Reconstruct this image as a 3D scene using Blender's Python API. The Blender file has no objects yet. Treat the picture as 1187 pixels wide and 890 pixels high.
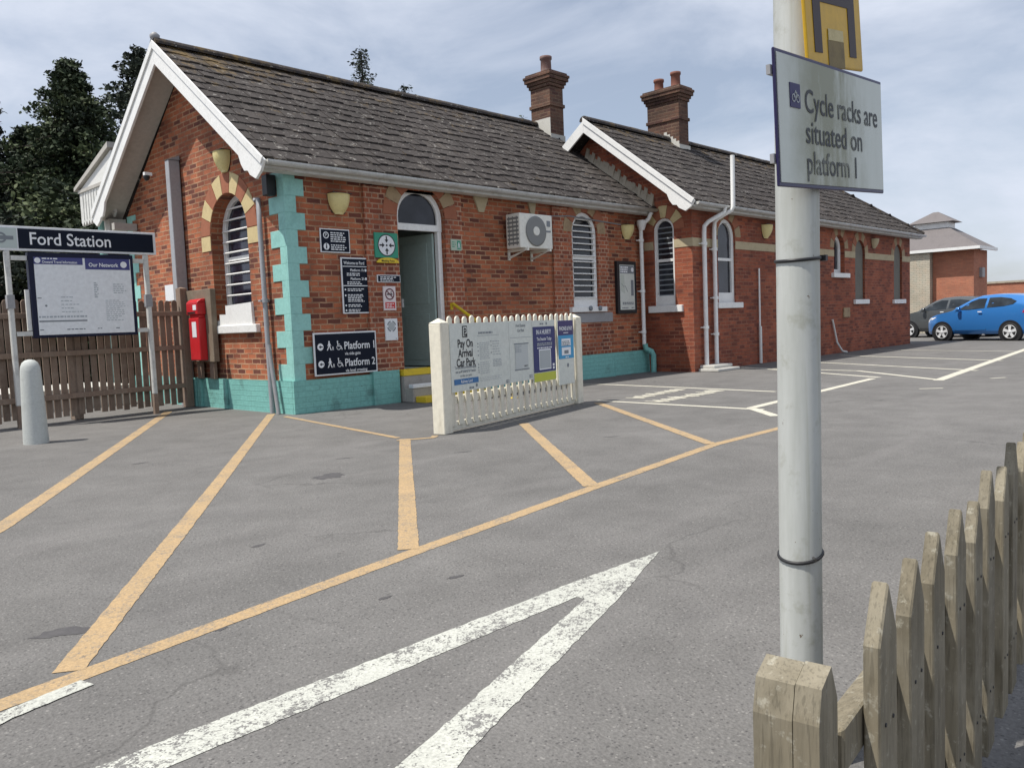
import bpy, bmesh, math, random
from mathutils import Vector, Matrix, Euler
from mathutils.geometry import tessellate_polygon
random.seed(7)
SC = bpy.context.scene
COL = SC.collection
PI = math.pi

# ------------------------------------------------------------------ materials
class NT:
    def __init__(s, name):
        m = bpy.data.materials.new(name); m.use_nodes = True
        s.m = m; s.t = m.node_tree; s.n = s.t.nodes; s.l = s.t.links
        s.n.clear()
        s.out = s.n.new('ShaderNodeOutputMaterial')
        s.b = s.n.new('ShaderNodeBsdfPrincipled')
        s.l.new(s.b.outputs[0], s.out.inputs[0])
    def new(s, t, **kw):
        n = s.n.new(t)
        for k, v in kw.items(): setattr(n, k, v)
        return n
    def lk(s, a, b): s.l.new(a, b)
    def pos(s): return s.new('ShaderNodeNewGeometry').outputs['Position']
    def obj(s): return s.new('ShaderNodeTexCoord').outputs['Object']
    def uv(s): return s.new('ShaderNodeTexCoord').outputs['UV']
    def noise(s, vec, scale, detail=4, rough=.6, scl=None):
        if scl:
            mp = s.new('ShaderNodeMapping'); mp.inputs['Scale'].default_value = scl
            s.lk(vec, mp.inputs[0]); vec = mp.outputs[0]
        n = s.new('ShaderNodeTexNoise'); n.inputs['Scale'].default_value = scale
        n.inputs['Detail'].default_value = detail; n.inputs['Roughness'].default_value = rough
        s.lk(vec, n.inputs['Vector']); return n.outputs['Fac']
    def vor(s, vec, scale, feature='F1', out='Distance'):
        n = s.new('ShaderNodeTexVoronoi', feature=feature); n.inputs['Scale'].default_value = scale
        s.lk(vec, n.inputs['Vector']); return n.outputs[out]
    def ramp(s, fac, stops, interp='LINEAR'):
        r = s.new('ShaderNodeValToRGB'); r.color_ramp.interpolation = interp
        e = r.color_ramp.elements
        while len(e) > 1: e.remove(e[-1])
        e[0].position = stops[0][0]; e[0].color = c4(stops[0][1])
        for p, c in stops[1:]:
            k = e.new(p); k.color = c4(c)
        s.lk(fac, r.inputs[0]); return r.outputs[0]
    def mix(s, fac, a, b, mode='MIX'):
        n = s.new('ShaderNodeMix', data_type='RGBA', blend_type=mode)
        for v, i in ((fac, 0), (a, 6), (b, 7)):
            if hasattr(v, 'is_linked') or hasattr(v, 'links'): s.lk(v, n.inputs[i])
            else: n.inputs[i].default_value = v if i == 0 else c4(v)
        return n.outputs[2]
    def math(s, op, a, b=None):
        n = s.new('ShaderNodeMath', operation=op)
        for v, i in ((a, 0), (b, 1)):
            if v is None: continue
            if hasattr(v, 'links'): s.lk(v, n.inputs[i])
            else: n.inputs[i].default_value = v
        return n.outputs[0]
    def attr(s, name='rnd'):
        return s.new('ShaderNodeAttribute', attribute_name=name).outputs['Fac']
    def col(s, c):
        if hasattr(c, 'links'): s.lk(c, s.b.inputs['Base Color'])
        else: s.b.inputs['Base Color'].default_value = c4(c)
    def rough(s, r):
        if hasattr(r, 'links'): s.lk(r, s.b.inputs['Roughness'])
        else: s.b.inputs['Roughness'].default_value = r
    def bump(s, h, strength=.5, dist=.01):
        n = s.new('ShaderNodeBump'); n.inputs['Strength'].default_value = strength
        n.inputs['Distance'].default_value = dist
        s.lk(h, n.inputs['Height']); s.lk(n.outputs[0], s.b.inputs['Normal'])
def c4(c):
    if isinstance(c, (int, float)): return (c, c, c, 1)
    return (c[0], c[1], c[2], 1)
def hexc(h):
    v = [int(h[i:i+2], 16)/255 for i in (0, 2, 4)]
    return tuple(x/12.92 if x <= .04045 else ((x+.055)/1.055)**2.4 for x in v)

def brick_mat(name, c1, c2, mortar, dirt=.35, msize=.011, sq=1.0, wornm=.75, burnt=.55):
    m = NT(name); uv = m.uv(); p = m.pos()
    # slight wobble of the courses
    wob = m.new('ShaderNodeTexNoise'); wob.inputs['Scale'].default_value = 9; wob.inputs['Detail'].default_value = 3
    m.lk(p, wob.inputs['Vector'])
    sub = m.new('ShaderNodeVectorMath', operation='SUBTRACT'); m.lk(wob.outputs['Color'], sub.inputs[0]); sub.inputs[1].default_value = (.5, .5, .5)
    scl = m.new('ShaderNodeVectorMath', operation='SCALE'); m.lk(sub.outputs[0], scl.inputs[0]); scl.inputs['Scale'].default_value = .016
    add = m.new('ShaderNodeVectorMath', operation='ADD'); m.lk(uv, add.inputs[0]); m.lk(scl.outputs[0], add.inputs[1])
    b = m.new('ShaderNodeTexBrick'); m.lk(add.outputs[0], b.inputs['Vector'])
    b.offset = .5; b.squash = sq; b.squash_frequency = 2
    b.inputs['Color1'].default_value = c4(c1); b.inputs['Color2'].default_value = c4(c2)
    b.inputs['Mortar'].default_value = c4(mortar)
    b.inputs['Scale'].default_value = 1; b.inputs['Mortar Size'].default_value = msize
    b.inputs['Mortar Smooth'].default_value = .25; b.inputs['Bias'].default_value = -.1
    b.inputs['Brick Width'].default_value = .23; b.inputs['Row Height'].default_value = .077
    n1 = m.noise(p, 1.1, 5, .65); n2 = m.noise(p, 60, 3, .6); n3 = m.noise(p, 5, 4, .6)
    v = m.mix(m.ramp(n3, [(.3, .0), (.72, 1)]), b.outputs['Color'], m.mix(1.0, b.outputs['Color'], (1.18, 1.05, 1.0), 'MULTIPLY'))
    # worn mortar in places: mix joints towards the brick
    nw = m.noise(p, 2.3, 5, .7)
    wornf = m.math('MULTIPLY', m.math('MULTIPLY', m.ramp(nw, [(.36, 1), (.62, 0)]), wornm), b.outputs['Fac'])
    v = m.mix(wornf, v, (c2[0]*.9, c2[1]*.95, c2[2]*1.0))
    # single over-burnt bricks
    b2 = m.new('ShaderNodeTexBrick'); m.lk(add.outputs[0], b2.inputs['Vector']); b2.offset = .5; b2.squash = sq; b2.squash_frequency = 2
    b2.inputs['Color1'].default_value = (0, 0, 0, 1); b2.inputs['Color2'].default_value = (1, 1, 1, 1); b2.inputs['Mortar'].default_value = (0, 0, 0, 1); b2.inputs['Scale'].default_value = 1
    b2.inputs['Mortar Size'].default_value = msize; b2.inputs['Brick Width'].default_value = .23; b2.inputs['Row Height'].default_value = .077
    v = m.mix(m.math('MULTIPLY', m.ramp(b2.outputs['Color'], [(.76, 0), (.86, 1)]), burnt), v, (.095, .034, .028))
    d = m.ramp(n1, [(.35, 1-dirt), (.62, 1)])
    v = m.mix(1.0, v, d, 'MULTIPLY')
    v = m.mix(1.0, v, m.ramp(n2, [(.25, .72), (.7, 1.12)]), 'MULTIPLY')
    m.col(v); m.rough(.9)
    h = m.math('ADD', m.math('MULTIPLY', b.outputs['Fac'], -1.0), m.math('MULTIPLY', n2, .5))
    m.bump(h, .6, .008)
    return m.m

def paint(name, c, rough=.5, dirt=None, amt=.3, scale=3, bumpy=0, spec=.4, stretch=None, edge=(.5, .72)):
    m = NT(name); o = m.obj()
    if dirt is not None:
        n = m.noise(o, scale, 6, .68, stretch)
        f = m.math('MULTIPLY', m.ramp(n, [(edge[0], 0), (edge[1], 1)]), amt)
        v = m.mix(f, c, dirt)
        n2 = m.noise(o, scale*9, 4, .6)
        v = m.mix(1.0, v, m.ramp(n2, [(.3, .9), (.7, 1.05)]), 'MULTIPLY')
        m.col(v)
    else: m.col(c)
    m.rough(rough); m.b.inputs['Specular IOR Level'].default_value = spec
    if bumpy: m.bump(m.noise(o, 30, 5, .6), bumpy, .01)
    return m.m

def asphalt_nodes(m):
    p = m.pos()
    big = m.noise(p, .35, 5, .6); mid = m.noise(p, 2.2, 5, .65); fine = m.noise(p, 70, 4, .7)
    agg = m.vor(p, 95, 'F1', 'Distance'); aggc = m.vor(p, 95, 'F1', 'Color')
    v = m.mix(m.ramp(big, [(.3, 0), (.7, 1)]), (.134, .1300, .1250), (.172, .1665, .160))
    v = m.mix(1.0, v, m.ramp(mid, [(.28, .82), (.72, 1.12)]), 'MULTIPLY')
    v = m.mix(1.0, v, m.ramp(fine, [(.25, .68), (.75, 1.28)]), 'MULTIPLY')
    sep = m.new('ShaderNodeSeparateColor'); m.lk(aggc, sep.inputs[0])
    light = m.math('GREATER_THAN', sep.outputs[0], .93)
    near = m.math('LESS_THAN', agg, .42)
    v = m.mix(m.math('MULTIPLY', m.math('MULTIPLY', light, near), .34), v, (.36, .345, .325))
    dark = m.math('LESS_THAN', sep.outputs[1], .13)
    v = m.mix(m.math('MULTIPLY', m.math('MULTIPLY', dark, near), .55), v, (.045, .043, .045))
    # worn lanes / faint long smears
    sm = m.noise(p, .8, 4, .6, (.35, 2.2, 1)); v = m.mix(m.math('MULTIPLY', m.ramp(sm, [(.56, 0), (.75, 1)]), .22), v, (.27, .257, .25))
    ds = m.noise(p, 1.3, 5, .7); v = m.mix(m.math('MULTIPLY', m.ramp(ds, [(.60, 0), (.74, 1)]), .35), v, (.11, .105, .105))
    # scattered dark pits and litter-sized spots
    pit = m.vor(p, 3.1, 'F1', 'Distance'); wob = m.noise(p, 16, 3, .6)
    pm = m.ramp(m.math('ADD', pit, m.math('MULTIPLY', wob, .12)), [(.085, 1), (.11, 0)])
    v = m.mix(m.math('MULTIPLY', pm, .6), v, (.07, .066, .066))
    # hairline cracks, only here and there
    wv = m.new('ShaderNodeVectorMath', operation='ADD'); wn = m.new('ShaderNodeTexNoise'); wn.inputs['Scale'].default_value = 1.6; wn.inputs['Detail'].default_value = 5; m.lk(p, wn.inputs['Vector'])
    ws = m.new('ShaderNodeVectorMath', operation='SCALE'); ws.inputs['Scale'].default_value = .9; m.lk(wn.outputs['Color'], ws.inputs[0]); m.lk(p, wv.inputs[0]); m.lk(ws.outputs[0], wv.inputs[1])
    ed = m.vor(wv.outputs[0], .42, 'DISTANCE_TO_EDGE', 'Distance'); cm_ = m.noise(p, .45, 2, .5)
    ck = m.math('MULTIPLY', m.ramp(ed, [(.002, 1), (.006, 0)]), m.ramp(cm_, [(.50, 0), (.58, 1)]))
    v = m.mix(m.math('MULTIPLY', ck, .45), v, (.06, .058, .056))
    h = m.math('ADD', m.math('MULTIPLY', agg, -.8), fine)
    return p, v, h
def asphalt_mat():
    m = NT('asphalt'); p, v, h = asphalt_nodes(m)
    m.col(v); m.rough(.9); m.b.inputs['Specular IOR Level'].default_value = .25; m.bump(h, .55, .006); return m.m
def marking_mat(name, c, wear, lo=.5, hi=.56, c2=None):
    m = NT(name); p, v, h = asphalt_nodes(m)
    n = m.noise(p, 5, 6, .72); n2 = m.noise(p, 38, 4, .7); n3 = m.noise(p, 130, 3, .6)
    s = m.math('ADD', m.math('ADD', m.math('MULTIPLY', n, .36), m.math('MULTIPLY', n2, .34)), m.math('MULTIPLY', n3, .30))
    mask = m.math('MULTIPLY', m.ramp(s, [(lo, 0), (hi, 1)]), wear)
    cc = m.mix(m.ramp(m.noise(p, 3, 4, .6), [(.35, 0), (.7, 1)]), c, c2 or tuple(x*.86 for x in c))
    cc = m.mix(1.0, cc, m.ramp(m.noise(p, 90, 3, .6), [(.3, .74), (.62, 1.08)]), 'MULTIPLY'); cc = m.mix(.16, cc, v)
    m.col(m.mix(mask, cc, v)); m.rough(.8); m.bump(h, .3, .004); return m.m
def wood_mat(name, a, b, grey=None, scl=(14, 14, 1.2), lichen=None):
    m = NT(name); o = m.obj()
    rn = m.attr()
    g = m.noise(o, 3, 6, .7, scl); n = m.noise(o, 5, 5, .65)
    v = m.mix(m.ramp(g, [(.3, 0), (.7, 1)]), a, b)
    v = m.mix(1.0, v, m.ramp(rn, [(0, .75), (1, 1.2)]), 'MULTIPLY')
    if grey: v = m.mix(m.math('MULTIPLY', m.ramp(n, [(.45, 0), (.68, 1)]), .6), v, grey)
    if lichen:
        l = m.noise(o, 38, 4, .7); v = m.mix(m.math('MULTIPLY', m.ramp(l, [(.58, 0), (.68, 1)]), .55), v, lichen)
    v = m.mix(1.0, v, m.ramp(m.noise(o, 22, 3, .5, scl), [(.36, .74), (.46, 1)]), 'MULTIPLY')
    m.col(v); m.rough(.88); m.bump(g, .5, .006); return m.m
def tile_mat():
    m = NT('roof_tile'); p = m.pos(); rn = m.attr(); hg = m.attr('moss')
    v = m.ramp(rn, [(0, (.040, .034, .032)), (.45, (.054, .047, .044)), (.8, (.064, .056, .052)), (1, (.086, .075, .067))])
    n = m.noise(p, 26, 5, .7); v = m.mix(1.0, v, m.ramp(n, [(.3, .80), (.7, 1.15)]), 'MULTIPLY')
    b = m.noise(p, .9, 4, .6); v = m.mix(1.0, v, m.ramp(b, [(.3, .82), (.7, 1.15)]), 'MULTIPLY')
    l1 = m.noise(p, 10, 5, .8); v = m.mix(m.math('MULTIPLY', m.ramp(l1, [(.60, 0), (.63, 1)]), .6), v, (.40, .385, .35))
    l2 = m.noise(p, 4, 5, .7)
    mo = m.math('MULTIPLY', m.ramp(m.math('ADD', l2, m.math('MULTIPLY', hg, .32)), [(.62, 0), (.80, 1)]), .75)
    v = m.mix(mo, v, (.17, .115, .045))
    m.col(v); m.rough(.92); m.b.inputs['Specular IOR Level'].default_value = .25; m.bump(n, .6, .01); return m.m
def leaf_mat(name, a, b, c):
    m = NT(name); rn = m.attr(); p = m.pos()
    v = m.ramp(rn, [(0, a), (.6, b), (1, c)])
    v = m.mix(1.0, v, m.ramp(m.noise(p, .6, 3, .6), [(.3, .7), (.7, 1.25)]), 'MULTIPLY')
    m.col(v); m.rough(.75); m.b.inputs['Specular IOR Level'].default_value = .25; return m.m
def glass_mat(name, c=(.012, .013, .018), r=.06):
    m = NT(name); o = m.obj(); n = m.noise(o, 2.2, 3, .5)
    m.col(m.mix(m.ramp(n, [(.4, 0), (.65, 1)]), c, tuple(x*2.2+.004 for x in c))); m.rough(r)
    m.b.inputs['Specular IOR Level'].default_value = .42; m.bump(n, .05, .02); return m.m

M = {}
M['brick'] = brick_mat('red_brick', (.45, .148, .066), (.175, .048, .029), (.47, .30, .18), .38, .011, 1.0, .65, .6)
M['brick_pale'] = brick_mat('red_brick_pier', (.41, .130, .062), (.18, .050, .031), (.50, .33, .225), .25, .012, .5, .55, .3)
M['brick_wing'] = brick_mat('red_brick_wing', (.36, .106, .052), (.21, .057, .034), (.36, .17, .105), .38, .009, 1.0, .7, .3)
M['brick_dark'] = brick_mat('chimney_brick', (.145, .076, .050), (.072, .044, .034), (.20, .135, .09), .5)
M['brick_far'] = brick_mat('far_brick', (.44, .19, .115), (.37, .15, .095), (.40, .20, .13), .15, .008, 1.0, .6, .0)
M['block_beige'] = brick_mat('beige_block', (.50, .47, .38), (.46, .44, .35), (.27, .26, .21), .2, .008, 1.0, .2, .0)
M['cyan'] = paint('turquoise_paint', (.28, .55, .505), .6, (.17, .36, .33), .6, 3.2, .3)
M['cyan_old'] = paint('worn_turquoise_paint', (.185, .46, .42), .65, (.06, .12, .11), .7, 2.6, .35, edge=(.52, .74))
def painted_brick(name, c, dirt):
    m = NT(name); uv = m.uv(); o = m.obj(); n = m.noise(o, 2.6, 6, .68); n2 = m.noise(o, 22, 4, .6)
    b = m.new('ShaderNodeTexBrick'); m.lk(uv, b.inputs['Vector']); b.inputs['Scale'].default_value = 1; b.inputs['Mortar Size'].default_value = .008; b.inputs['Mortar Smooth'].default_value = .4
    b.inputs['Brick Width'].default_value = .23; b.inputs['Row Height'].default_value = .077
    b.inputs['Color1'].default_value = (1, 1, 1, 1); b.inputs['Color2'].default_value = (.92, .92, .92, 1); b.inputs['Mortar'].default_value = (.86, .86, .86, 1)
    v = m.mix(m.math('MULTIPLY', m.ramp(n, [(.55, 0), (.74, 1)]), .7), c, dirt)
    v = m.mix(1.0, v, b.outputs['Color'], 'MULTIPLY'); v = m.mix(1.0, v, m.ramp(n2, [(.3, .86), (.7, 1.06)]), 'MULTIPLY')
    ch = m.noise(o, 11, 5, .75); v = m.mix(m.ramp(ch, [(.685, 0), (.70, 1)]), v, (.06, .05, .045))
    m.col(v); m.rough(.65); m.bump(m.math('ADD', m.math('MULTIPLY', b.outputs['Fac'], -1.0), m.math('MULTIPLY', n2, .7)), .4, .008); return m.m
M['cyan_old'] = painted_brick('worn_turquoise_brick', (.20, .48, .44), (.07, .14, .13))
M['white'] = paint('white_gloss_paint', (.80, .80, .78), .4, (.55, .55, .52), .35, 4)
M['offwhite'] = paint('weathered_white_paint', (.70, .70, .67), .5, (.42, .41, .38), .5, 3)
M['soffit'] = paint('soffit_paint', (.46, .44, .40), .6, (.30, .28, .25), .5, 2)
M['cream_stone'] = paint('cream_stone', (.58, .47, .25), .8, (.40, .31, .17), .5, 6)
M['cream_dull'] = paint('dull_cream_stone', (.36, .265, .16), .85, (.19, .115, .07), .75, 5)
M['course'] = paint('cream_course', (.46, .385, .25), .85, (.30, .23, .15), .6, 5)
M['red_stone'] = paint('red_voussoir', (.33, .125, .07), .85, (.22, .075, .045), .5, 6)
M['lamp'] = paint('cream_plastic', (.70, .60, .28), .35, (.48, .37, .14), .5, 7)
M['black'] = paint('black_metal', (.018, .018, .02), .45)
M['dark'] = paint('dark_void', (.02, .02, .022), .8)
M['grey_metal'] = paint('grey_metal', (.30, .30, .31), .5, (.2, .19, .18), .4, 4)
M['gutter'] = paint('gutter_grey_paint', (.60, .60, .57), .5, (.26, .25, .23), .6, 5)
M['trunk_grey'] = paint('grey_trunking', (.34, .35, .37), .5, (.24, .24, .26), .4, 3)
M['navy'] = paint('navy_sign_face', (.006, .010, .022), .55, spec=.15)
M['navy2'] = paint('navy_blue_poster', (.020, .030, .14), .4)
M['signwhite'] = paint('sign_white', (.74, .76, .78), .4, (.6, .61, .62), .3, 4)
M['board'] = paint('grey_white_board', (.64, .67, .62), .4, (.53, .56, .51), .4, 3)
M['txt_white'] = paint('white_lettering', (.78, .80, .82), .5)
M['txt_black'] = paint('black_lettering', (.018, .018, .022), .5)
M['txt_grey'] = paint('grey_print', (.40, .43, .44), .6)
M['txt_mid'] = paint('mid_grey_print', (.20, .22, .24), .6)
M['blueprint'] = paint('blue_print', (.045, .16, .36), .5)
M['skyblue'] = paint('light_blue_print', (.045, .30, .55), .5)
M['yellowgreen'] = paint('yellow_green_print', (.52, .55, .06), .5)
M['purple'] = paint('violet_blue_print', (.055, .06, .20), .5)
M['case_navy'] = paint('case_navy', (.010, .012, .034), .45, spec=.2)
M['green_sign'] = paint('green_sign_face', (.03, .27, .17), .45)
M['yellow'] = paint('yellow_paint', (.72, .52, .03), .55, (.45, .36, .06), .5, 6)
M['hydrant'] = paint('yellow_plate', (.60, .36, .015), .4, (.40, .25, .03), .5, 5)
M['hbrown'] = paint('dark_symbol', (.035, .02, .02), .5)
M['redsign'] = paint('red_print', (.55, .05, .05), .5)
M['redbox'] = paint('letter_box_red', (.52, .014, .02), .35, (.36, .01, .015), .4, 4, spec=.5)
M['concrete'] = paint('concrete', (.36, .34, .31), .85, (.24, .225, .20), .6, 4, .3)
M['concrete_pale'] = paint('pale_concrete', (.52, .51, .47), .8, (.36, .35, .32), .5, 3, .25)
M['bollard'] = paint('bollard_concrete', (.47, .49, .47), .8, (.34, .35, .33), .5, 6, .2)
M['mortar'] = paint('mortar_fillet', (.42, .37, .29), .9, (.22, .19, .14), .7, 8, .6)
M['lead'] = paint('pale_flashing', (.56, .55, .50), .7, (.36, .34, .30), .5, 6)
M['pot'] = paint('clay_pot', (.19, .075, .05), .8, (.10, .055, .045), .6, 6)
M['pot_old'] = paint('sooty_clay_pot', (.15, .085, .075), .85, (.36, .33, .30), .5, 9)
M['cream_fence'] = paint('cream_painted_wood', (.74, .70, .58), .6, (.46, .41, .31), .5, 2.2, .1, stretch=(5, 5, .6), edge=(.52, .70))
M['brown_wood'] = wood_mat('brown_stained_wood', (.27, .195, .145), (.185, .13, .098), (.30, .24, .19))
M['post_wood'] = wood_mat('grey_brown_board', (.22, .17, .12), (.16, .12, .085), (.25, .21, .16))
M['old_wood'] = wood_mat('weathered_grey_wood', (.235, .203, .142), (.128, .110, .074), (.29, .262, .20), (11, 11, .7), (.40, .38, .31))
M['asphalt'] = asphalt_mat()
M['orange_line'] = marking_mat('faded_orange_marking', (.47, .318, .155), .85, .50, .60, (.41, .285, .145))
M['white_line'] = marking_mat('worn_white_marking', (.56, .57, .51), .95, .51, .54)
M['white_old'] = marking_mat('old_white_marking', (.66, .63, .52), .75, .55, .63)
M['tile'] = tile_mat()
M['glass'] = glass_mat('window_glass')
M['glass_blue'] = glass_mat('gable_window_glass', (.014, .015, .026), .1)
M['leaf_dark'] = leaf_mat('conifer_foliage', (.018, .028, .016), (.052, .074, .036), (.115, .14, .065))
M['leaf_black'] = leaf_mat('dark_conifer_foliage', (.012, .017, .013), (.030, .041, .026), (.07, .085, .05))
M['leaf_grey'] = leaf_mat('grey_green_foliage', (.02, .028, .022), (.045, .058, .040), (.085, .10, .07))
M['bark'] = paint('bark', (.055, .042, .034), .9, (.03, .025, .02), .5, 6, .6)
M['plaster_in'] = paint('interior_plaster', (.50, .54, .50), .8)
M['door_paint'] = paint('grey_green_door', (.34, .43, .40), .35, (.27, .35, .32), .4, 2)
M['ac_white'] = paint('ac_casing', (.74, .73, .66), .45, (.58, .56, .50), .4, 3)
M['ac_dark'] = paint('ac_grille', (.20, .205, .20), .6)
M['slate_far'] = paint('far_roof_slate', (.16, .145, .145), .8, (.11, .10, .10), .5, 3, .2)
M['carblue'] = paint('blue_car_paint', (.034, .19, .52), .22, spec=.6)
M['cargrey'] = paint('dark_silver_car_paint', (.085, .092, .095), .25, spec=.6)
for k in ('carblue', 'cargrey'):
    b = M[k].node_tree.nodes['Principled BSDF']; b.inputs['Coat Weight'].default_value = .6; b.inputs['Coat Roughness'].default_value = .05
    b.inputs['Metallic'].default_value = .25
M['carglass'] = glass_mat('car_glass', (.012, .016, .02), .04)
M['tyre'] = paint('tyre_rubber', (.016, .016, .017), .8)
M['alloy'] = paint('alloy_rim', (.62, .63, .64), .3, spec=.6)
M['taillight'] = paint('tail_light_red', (.45, .02, .05), .2, spec=.6)
M['chrome'] = paint('bright_trim', (.85, .86, .87), .15, spec=.8)
M['interior_pale'] = paint('pale_seat', (.30, .33, .24), .8)

def pole_mat():
    m = NT('pole_paint'); o = m.obj()
    n = m.noise(o, 2.2, 5, .65, (6, 6, .7)); n2 = m.noise(o, 14, 5, .7)
    v = m.mix(m.ramp(n, [(.38, 0), (.68, 1)]), (.47, .485, .465), (.36, .375, .35))
    v = m.mix(m.math('MULTIPLY', m.ramp(n2, [(.55, 0), (.70, 1)]), .5), v, (.25, .25, .19))
    st = m.noise(o, 1.4, 5, .7, (16, 16, .5)); v = m.mix(m.math('MULTIPLY', m.ramp(st, [(.52, 0), (.66, 1)]), .45), v, (.27, .27, .20))
    ch = m.noise(o, 33, 4, .7); v = m.mix(m.ramp(ch, [(.70, 0), (.715, 1)]), v, (.16, .13, .10))
    m.col(v); m.rough(.55); m.bump(n2, .15, .004); return m.m
M['pole'] = pole_mat()
M['faded'] = paint('faded_black_lettering', (.03, .032, .035), .5, (.22, .23, .19), .75, 9, edge=(.5, .66))
def grime_sign_mat():                              # white plate with green-brown algae streaks running down it
    m = NT('algae_streaked_sign'); uv = m.uv(); o = m.obj()
    n = m.noise(o, 1.7, 5, .6, (7, 7, 1.1)); n2 = m.noise(o, 9, 5, .7, (2, 2, 1))
    s = m.math('ADD', m.math('MULTIPLY', n, .7), m.math('MULTIPLY', n2, .3))
    sx = m.new('ShaderNodeSeparateXYZ'); m.lk(o, sx.inputs[0])
    d_ = m.math('ABSOLUTE', m.math('ADD', sx.outputs[0], -.27)); d_ = m.math('ADD', d_, m.math('MULTIPLY', m.noise(o, 14, 4, .6), .12))
    band = m.ramp(d_, [(.15, .95), (.29, .15)])
    v = m.mix(m.math('MULTIPLY', m.ramp(s, [(.31, 0), (.52, 1)]), band), (.58, .62, .58), (.22, .225, .145))
    m.col(v); m.rough(.4); return m.m
M['grime'] = grime_sign_mat()

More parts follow.
